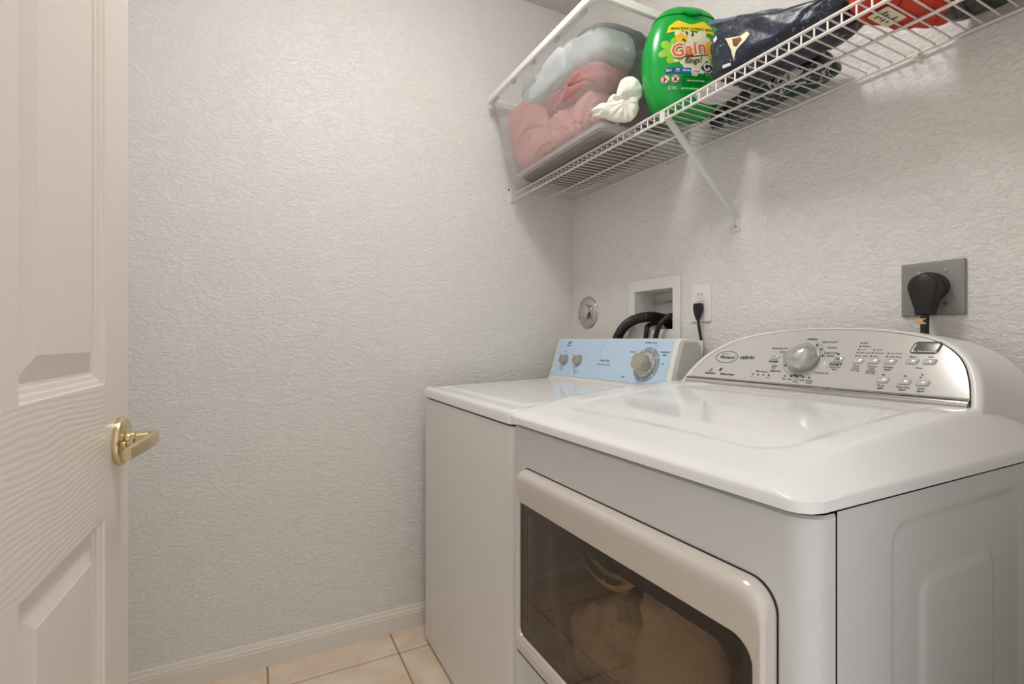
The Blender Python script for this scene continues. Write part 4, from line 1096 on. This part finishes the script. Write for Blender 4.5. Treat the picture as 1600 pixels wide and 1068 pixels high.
# crumpled off-white sheet: a rounded fold above a fanned, pleated end
vr = Vector((0.457, 0.8895, 0)); vn = Vector((0.8895, -0.457, 0)); tc0 = Vector((0.715, -0.334, ZB))
so = [(-0.076, 0.030), (-0.058, 0.046), (-0.046, 0.050), (-0.036, 0.046), (-0.026, 0.066), (-0.016, 0.076), (-0.008, 0.070), (0.000, 0.098), (0.010, 0.118), (0.030, 0.126), (0.052, 0.118), (0.066, 0.096), (0.066, 0.074), (0.054, 0.056), (0.056, 0.036), (0.044, 0.012), (0.024, 0.002), (-0.010, 0.004), (-0.040, 0.012), (-0.072, 0.016), (-0.062, 0.022)]
so = [(p.x, p.y) for p in smooth_path([(a_, z_, 0) for a_, z_ in so + so[:1]], 5)][:-1]
sc_ = (0.016, 0.050); tm = MB(); loops = []
NS = len(so)
def sheet_loop(r_, sgn):
    out = []
    for i, (a_, z_) in enumerate(so):
        x_, y_ = sc_[0] + (a_ - sc_[0]) * r_, sc_[1] + (z_ - sc_[1]) * r_
        th = math.atan2(z_ - sc_[1], a_ - sc_[0])
        up = sstep(0.055, 0.075, y_)
        pleat = (1 - up) * 0.007 * abs(math.sin(th * 7 + 2.5 * noise.noise(Vector((x_ * 30, y_ * 30, 1.0))))) * r_
        h = 0.022 * math.sqrt(max(0, 1 - r_ * r_)) * (0.7 + 0.5 * up) - 0.012 * math.exp(-((y_ - 0.062 - 0.2 * (x_ - 0.01)) / 0.006) ** 2) * (1 - r_ ** 3)
        h += pleat + 0.004 * noise.noise(Vector((x_ * 60, y_ * 60, 4.0 + sgn)))
        out.append(tc0 + vr * x_ + vn * (sgn * max(h, 0.0006)) + Vector((0, 0, max(0.001, y_))))
    return out
for r_ in (0.02, 0.15, 0.3, 0.45, 0.6, 0.72, 0.82, 0.9, 0.96, 1.0): loops.append(sheet_loop(r_, 1))
for r_ in (0.96, 0.85, 0.7, 0.5, 0.25, 0.02): loops.append(sheet_loop(r_, -1))
tm.rings(loops)
ts_ = tm.build('crumpled_sheet', 'tissue', None, smooth=180)
ts_.data.transform(Matrix.Translation(-tc0)); ts_.location = tc0
tag(ts_, 'crumpled off-white sheet wedged between the storage bin and the green tub', 'sheet')

# ================================================================== DETERGENT TUB
tub = thing('detergent_tub', 'bright green plastic tub of laundry detergent on the wire shelf', 'detergent tub', (0.815, -0.195, ZB))
TC = Vector((0.815, -0.195, ZB))
nf = Vector((0.93, -0.37, 0)).normalized(); wa = Vector((-nf.y, nf.x, 0))
TH = 0.287
HW = [(0, 0.058), (0.02, 0.070), (0.06, 0.081), (0.12, 0.091), (0.22, 0.101), (0.34, 0.108), (0.46, 0.1105), (0.58, 0.109), (0.70, 0.1025), (0.80, 0.092), (0.88, 0.079), (0.94, 0.063), (0.975, 0.046), (1.0, 0.022)]
HD = [(0, 0.036), (0.02, 0.044), (0.06, 0.049), (0.12, 0.053), (0.25, 0.057), (0.45, 0.059), (0.65, 0.058), (0.80, 0.054), (0.88, 0.049), (0.94, 0.041), (0.975, 0.031), (1.0, 0.016)]
def interp(tab, t):
    t = min(1, max(0, t))
    for i in range(len(tab) - 1):
        if tab[i][0] <= t <= tab[i + 1][0]:
            a = tab[max(i - 1, 0)]; b = tab[i]; c = tab[i + 1]; d = tab[min(i + 2, len(tab) - 1)]
            u = (t - b[0]) / (c[0] - b[0])
            m0 = (c[1] - a[1]) / max(1e-6, c[0] - a[0]) * (c[0] - b[0]); m1 = (d[1] - b[1]) / max(1e-6, d[0] - b[0]) * (c[0] - b[0])
            return (2 * u ** 3 - 3 * u * u + 1) * b[1] + (u ** 3 - 2 * u * u + u) * m0 + (-2 * u ** 3 + 3 * u * u) * c[1] + (u ** 3 - u * u) * m1
    return tab[-1][1]
PW = 2.7
def tub_pt(th, t, grow_=0.0):
    hw = interp(HW, t) + grow_; hd = interp(HD, t) + grow_
    c, s = math.cos(th), math.sin(th)
    a = hw * math.copysign(abs(c) ** (2 / PW), c); d = hd * math.copysign(abs(s) ** (2 / PW), s)
    return TC + wa * a + nf * d + Vector((0, 0, t * TH))
def tub_front(a, z, off=0.0008):
    t = z / TH; hw = interp(HW, t); hd = interp(HD, t)
    k = max(0.0, 1 - min(1, abs(a / hw)) ** PW) ** (1 / PW)
    return TC + wa * a + nf * (hd * k + off) + Vector((0, 0, z))
ts = [0, 0.01, 0.02, 0.04, 0.06, 0.09, 0.12, 0.17, 0.22, 0.28, 0.34, 0.4, 0.46, 0.52, 0.58, 0.64, 0.7, 0.75, 0.8, 0.84, 0.862]
NTH = 96
body = MB().rings([[tub_pt(2 * math.pi * i / NTH, t) for i in range(NTH)] for t in ts]).build('body', 'green', tub, smooth=60)
lr = [(0.866, -0.001), (0.866, 0.0022), (0.878, 0.003), (0.89, 0.003), (0.905, 0.0028), (0.92, 0.0026), (0.94, 0.0022), (0.955, 0.002), (0.975, 0.0015), (0.988, 0.001), (0.996, 0.0), (1.0, -0.003)]
tlid = MB().rings([[tub_pt(2 * math.pi * i / NTH, t, g) for i in range(NTH)] for t, g in lr]).build('lid', 'green', tub, smooth=60)
tabm = MB(); loops = []
for k_, (o_, e_) in enumerate(((0.0, 1.0), (0.004, 1.0), (0.007, 0.85), (0.008, 0.6))):
    row = []
    for i in range(25):
        u = -1 + 2 * i / 24
        row.append(((u * 0.026) * e_, 0.253 - 0.011 * (1 - u * u) * e_, o_))
    for i in range(24, -1, -1):
        u = -1 + 2 * i / 24
        row.append(((u * 0.026) * e_, 0.2535 + 0.003 * e_, o_))
    loops.append([tub_front(a, z, 0.0015 + o_) for a, z, o_ in row])
tabm.rings(loops).build('tab', 'green', tlid, smooth=40)

def drape(mb2, off):
    """cut flat artwork into small pieces and lay it on the curved front of the tub"""
    bm = bmesh.new()
    bvs = [bm.verts.new((p[0], p[1], 0)) for p in mb2.v]
    for f in mb2.f:
        try: bm.faces.new([bvs[i] for i in f])
        except ValueError: pass
    bmesh.ops.triangulate(bm, faces=bm.faces[:])
    for k in range(-10, 11):
        for ax in (0, 1):
            co = (k * 0.0095, 0, 0) if ax == 0 else (0, 0.14 + k * 0.0115, 0)
            no = (1, 0, 0) if ax == 0 else (0, 1, 0)
            bmesh.ops.bisect_plane(bm, geom=bm.verts[:] + bm.edges[:] + bm.faces[:], plane_co=co, plane_no=no)
    out = MB()
    bm.verts.index_update()
    out.v = [tuple(tub_front(v.co.x, v.co.y, off)) for v in bm.verts]
    out.f = [tuple(v.index for v in f.verts) for f in bm.faces]
    bm.free()
    return out
I2 = lambda a, b: (a, b, 0)
def petal(mb, cx, cy, ang, l, w):
    c, s = math.cos(ang), math.sin(ang)
    pts = []
    for k in range(12):
        t = 2 * math.pi * k / 12
        x = l * 0.5 * (1 - math.cos(t)); y = w * math.sin(t) * (0.55 + 0.45 * (x / l))
        pts.append((cx + c * x - s * y, cy + s * x + c * y))
    poly2d(mb, pts, I2)
art = []
a = MB(); pts = []
for k in range(25):
    u = -1 + 2 * k / 24
    pts.append((u * 0.064 - 0.003, 0.193 + 0.004 * math.cos(u * 2.2) + 0.005 * (abs(u) < 2)))
for k in range(25):
    u = 1 - 2 * k / 24
    pts.append((u * 0.056 - 0.003, 0.2285 + 0.0015 * math.cos(u * 9.0) - 0.011 * math.exp(-(u / 0.28) ** 2) - 0.011 * sstep(0.55, 1.0, abs(u))))
poly2d(a, pts, I2); art.append(('banner', a, 'yellow', 0.0006))
a = MB()
for k in range(15): petal(a, 0.000, 0.150, k * 2 * math.pi / 15 + 0.2, 0.048 + 0.010 * (k % 3), 0.016)
disc(a, 0.004, 0.138, 0.043, 0.040, I2, 32)
art.append(('burst', a, 'cream', 0.0006))
a = MB()
for k in range(6): petal(a, -0.053, 0.149, k * math.pi / 3 + 0.3, 0.035, 0.0125)
for ang in (-0.9, -0.5): petal(a, 0.045, 0.135, ang, 0.032, 0.011)
art.append(('lime_petals', a, 'lime', 0.0009))
a = MB()
for ang, l in ((2.0, 0.03), (1.6, 0.034), (1.15, 0.03)): petal(a, -0.030, 0.162, ang, l, 0.009)
for ang, l in ((0.55, 0.042), (0.1, 0.046), (-0.35, 0.042)): petal(a, 0.026, 0.152, ang, l, 0.014)
disc(a, -0.053, 0.149, 0.006, 0.006, I2, 14)
art.append(('amber_petals', a, 'amber', 0.0011))
a = MB(); add_text(a, 'Gain', 0.0475, -0.0105, 0.1495, I2, bold=0.0042, rot=0.17, shear=0.08, spacing=1.06); art.append(('logo_shadow', a, 'brown', 0.0013))
a = MB(); add_text(a, 'Gain', 0.0475, -0.0118, 0.1515, I2, bold=0.0036, rot=0.17, shear=0.08, spacing=1.06); art.append(('logo_outline', a, 'print_white', 0.0016))
a = MB(); add_text(a, 'Gain', 0.0475, -0.0118, 0.1515, I2, bold=0.0009, rot=0.17, shear=0.08, spacing=1.06); art.append(('logo', a, 'orange', 0.0019))
a = MB(); add_text(a, 'flings!', 0.0205, 0.000, 0.1235, I2, bold=0.0003, rot=0.12, shear=0.25)
for cx, cy, r0 in ((-0.014, 0.188, 1.9), (-0.003, 0.185, 1.2), (-0.018, 0.172, 2.6)): petal(a, cx, cy, r0, 0.012, 0.0035)
art.append(('lettering_dark', a, 'pod_dark', 0.0015))
a = MB(); add_text(a, 'MEGA PACK | FORMAT MEGA', 0.0086, 0.000, 0.2065, I2, bold=0.00025, rot=0.0); art.append(('banner_lettering', a, 'green_dk', 0.0010))
a = MB(); poly2d(a, rrect(-0.072, 0.0915, -0.018, 0.1045, (0.006, 0.0005, 0.0005, 0.006), 5), I2); art.append(('blue_bar', a, 'label_blue', 0.0012))
a = MB(); poly2d(a, rrect(-0.030, 0.0915, -0.004, 0.1045, 0.0006, 2), I2); art.append(('light_blue_bar', a, 'label_blue2', 0.0014))
a = MB(); poly2d(a, rrect(-0.004, 0.0915, 0.030, 0.1035, 0.0006, 2), I2); art.append(('white_bar', a, 'print_white', 0.0012))
a = MB(); add_text(a, '3in1', 0.0085, -0.062, 0.098, I2, bold=0.0003); add_text(a, 'Oxi', 0.007, -0.040, 0.1, I2, bold=0.0003); add_text(a, 'BOOST', 0.0042, -0.040, 0.0945, I2); add_text(a, 'febreze', 0.0066, -0.0165, 0.098, I2, bold=0.0002)
for cx, cz in ((-0.070, 0.0765), (-0.0455, 0.0765)): disc(a, cx, cz, 0.0105, 0.0105, I2, 24)
art.append(('lettering_white', a, 'print_white', 0.0017))
a = MB(); add_text(a, 'original', 0.0055, 0.009, 0.097, I2, bold=0.0002)
for cx, cz in ((-0.070, 0.0765), (-0.0455, 0.0765)):
    ring2d(a, cx, cz, 0.0100, 0.0100, 0.0016, I2, 28)
    c_, s_ = math.cos(0.8), math.sin(0.8)
    poly2d(a, [(cx - c_ * 0.009 - 0.0006, cz + s_ * 0.009), (cx + c_ * 0.009 - 0.0006, cz - s_ * 0.009), (cx + c_ * 0.009 + 0.0006, cz - s_ * 0.009 + 0.001), (cx - c_ * 0.009 + 0.0006, cz + s_ * 0.009 + 0.001)], I2)
art.append(('warning_signs', a, 'label_red', 0.0020))
a = MB()
disc(a, -0.0725, 0.0795, 0.0024, 0.0024, I2, 12); poly2d(a, [(-0.075, 0.070), (-0.0705, 0.070), (-0.070, 0.077), (-0.074, 0.077)], I2); disc(a, -0.0675, 0.0765, 0.0016, 0.0022, I2, 10)
poly2d(a, [(-0.0495, 0.0705), (-0.048, 0.0705), (-0.045, 0.0765), (-0.0415, 0.0715), (-0.0405, 0.0725), (-0.0435, 0.0795), (-0.0475, 0.081)], I2); disc(a, -0.0415, 0.081, 0.0018, 0.0018, I2, 10)
art.append(('warning_pictograms', a, 'led', 0.0018))
a = MB()
for k, (l0, l1) in enumerate(((-0.028, 0.050), (-0.028, 0.056), (-0.028, 0.055), (-0.028, 0.052), (-0.028, 0.050), (-0.028, 0.046))):
    zz = 0.084 - k * 0.0046
    txt = ('WARNING: HARMFUL IF PUT IN MOUTH', 'KEEP OUT OF REACH OF CHILDREN AND PETS', 'READ ALL PRECAUTIONS BEFORE USE', 'AVERTISSEMENT: NOCIF SI AVALE', 'GARDER HORS DE PORTEE DES ENFANTS', 'LIRE TOUTES LES PRECAUTIONS')[k]
    add_text(a, txt, 0.0040, -0.029, zz, I2, align='LEFT', bold=0.0002)
add_text(a, '81 PACS  72 OZ (2.04 kg)', 0.0056, -0.002, 0.043, I2, bold=0.0002)
art.append(('lettering_green', a, 'green_dk', 0.0009))
a = MB(); add_text(a, 'OPEN WITH DRY HANDS', 0.0042, 0.008, 0.0725, I2, bold=0.0004); add_text(a, 'NET WT / POIDS NET', 0.0048, -0.006, 0.0525, I2, bold=0.0004)
ring2d(a, -0.0585, 0.0545, 0.0042, 0.0042, 0.0016, I2, 18); add_text(a, 'How2', 0.004, -0.0475, 0.056, I2, bold=0.0003); add_text(a, 'recycle', 0.0038, -0.0465, 0.0518, I2, bold=0.0003)
art.append(('lettering_pale', a, 'pale_print', 0.0012))
a = MB()
def rot45(cx, cz, h): return [(cx - h * 0.95, cz - 0.06 * h), (cx + 0.1 * h, cz - h), (cx + h, cz + 0.05 * h), (cx - 0.05 * h, cz + h)]
poly2d(a, rot45(0.038, 0.106, 0.0205), I2); art.append(('pod_film', a, 'pale_print', 0.0021))
a = MB(); poly2d(a, rot45(0.038, 0.1065, 0.0180), I2); art.append(('pod', a, 'pod_dark', 0.0024))
a = MB(); ring2d(a, 0.039, 0.109, 0.011, 0.0105, 0.0045, I2, 24, 40, 280); disc(a, 0.043, 0.1045, 0.0038, 0.0042, I2, 14); ring2d(a, 0.040, 0.104, 0.013, 0.010, 0.0018, I2, 18, 220, 340)
art.append(('pod_swirl', a, 'print_white', 0.0027))
for nm, a, m_, off in art:
    o = drape(a, off).build(nm, m_, body, smooth=0, recalc=False)
    if nm not in ('banner', 'blue_bar', 'light_blue_bar', 'white_bar', 'pod', 'pod_film'): o['kind'] = 'stuff'

# ================================================================== OTHER THINGS ON THE SHELF
BK = dict(fold=facet, nu=150, nv=84, flat=ZB + 0.0008)
cloth_thing('white_pouch', 'small white plastic pouch lying behind the shelf lip beside the green tub', 'pouch', 'bowl', (0.945, -0.205, ZB + 0.013), (0.055, 0.048, 0.012), 91, 7, 0.004, 2.4, flat=ZB + 0.0008)
cloth_thing('teal_bag', 'dark teal printed bag lying on the shelf against the wall behind the green tub', 'bag', 'teal_film', (0.965, -0.078, ZB + 0.028), (0.180, 0.062, 0.026), 95, 10, 0.008, 4.5, squash=lambda p: Vector((p.x, 0.062 - (0.062 - p.y) * (1 - 0.5 * sstep(-0.05, -0.09, p.x)), p.z)), **BK)
def slope_r(p):
    k = 1.0 - 0.62 * sstep(-0.17, 0.14, p.x)
    return Vector((p.x, p.y, (p.z + 0.08) * k - 0.08))
nb = cloth_thing('navy_bag', 'navy blue crumpled printed bag on the shelf to the right of the green tub', 'bag', 'navy', (1.108, -0.205, ZB + 0.080), (0.154, 0.064, 0.080), 103, 9, 0.015, 4.5, squash=slope_r, **BK)
from mathutils.bvhtree import BVHTree
def front_print(o, name, m, pts, off=0.0012):
    """flat print laid on the camera-side face of a bag, following its crumples"""
    bv = BVHTree.FromPolygons([o.matrix_basis @ v.co for v in o.data.vertices], [tuple(p.vertices) for p in o.data.polygons])
    bm = bmesh.new()
    bm.faces.new([bm.verts.new((x, z, 0)) for x, z in pts])
    bmesh.ops.triangulate(bm, faces=bm.faces[:])
    bmesh.ops.subdivide_edges(bm, edges=bm.edges[:], cuts=5, use_grid_fill=True)
    bmesh.ops.triangulate(bm, faces=bm.faces[:])
    out = MB(); bm.verts.index_update()
    for v in bm.verts:
        h = bv.ray_cast(Vector((v.co.x, -0.6, v.co.y)), Vector((0, 1, 0)))
        y = h[0].y if h[0] else -0.27
        out.v.append((v.co.x, y - off, v.co.y))
    out.f = [tuple(v.index for v in f.verts) for f in bm.faces]; bm.free()
    return out.build(name, m, o, smooth=180, recalc=False)
front_print(nb, 'emblem', 'cream', [(1.015, 1.737), (1.055, 1.720), (1.072, 1.722), (1.080, 1.711), (1.070, 1.702), (1.047, 1.693), (1.038, 1.675), (1.033, 1.701)])
front_print(nb, 'emblem_centre', 'brown', [(1.036, 1.724), (1.058, 1.716), (1.062, 1.708), (1.048, 1.700), (1.040, 1.706)], 0.002)
front_print(nb, 'white_print', 'print_white', [(0.978, 1.755), (0.990, 1.757), (0.992, 1.747), (0.981, 1.744)])
front_print(nb, 'white_print', 'print_white', [(1.006, 1.680), (1.028, 1.676), (1.028, 1.670), (1.006, 1.673)])
def slope_s(p): return Vector((p.x, p.y, p.z - 0.42 * p.x - 0.25 * max(0, -p.y - 0.02)))
cloth_thing('slate_cloth', 'slate blue folded film draped over the top of the navy bag', 'cloth', 'slate', (1.020, -0.185, ZB + 0.150), (0.095, 0.062, 0.008), 107, 12, 0.007, 4.0, rotz=-0.03, fold=facet, nu=120, nv=50, squash=slope_s)
rg = cloth_thing('red_garment', 'bright red fabric with a cream tag lying on the shelf right of the navy bag', 'clothes', 'red_cloth', (1.318, -0.148, ZB + 0.026), (0.045, 0.112, 0.025), 111, 11, 0.012, 3.6, rotz=-0.25, **BK)
lb = MB().prism(rrect(1.283, -0.215, 1.318, -0.150, 0.004, 3), lambda x, y: (x, y, ZB + 0.0002), lambda x, y: (x, y, ZB + 0.0012)).build('cream_tag', 'cream', rg, smooth=0)
lt_ = MB()
for k_, y_ in enumerate((-0.200, -0.190, -0.180, -0.168)):
    poly2d(lt_, rrect(1.288 + 0.003 * (k_ % 2), y_ - 0.0028, 1.311 - 0.004 * (k_ % 3), y_ + 0.0028, 0.001, 2), lambda x, y: (x, y, ZB + 0.0000))
lo_ = lt_.build('tag_print', 'brown', lb, smooth=0, recalc=False); lo_['kind'] = 'stuff'
cloth_thing('dark_green_bag', 'very dark green printed bag on the shelf at the far right along the wall', 'bag', 'dgreen_film', (1.478, -0.072, ZB + 0.032), (0.138, 0.060, 0.030), 115, 9, 0.011, 4.0, **BK)
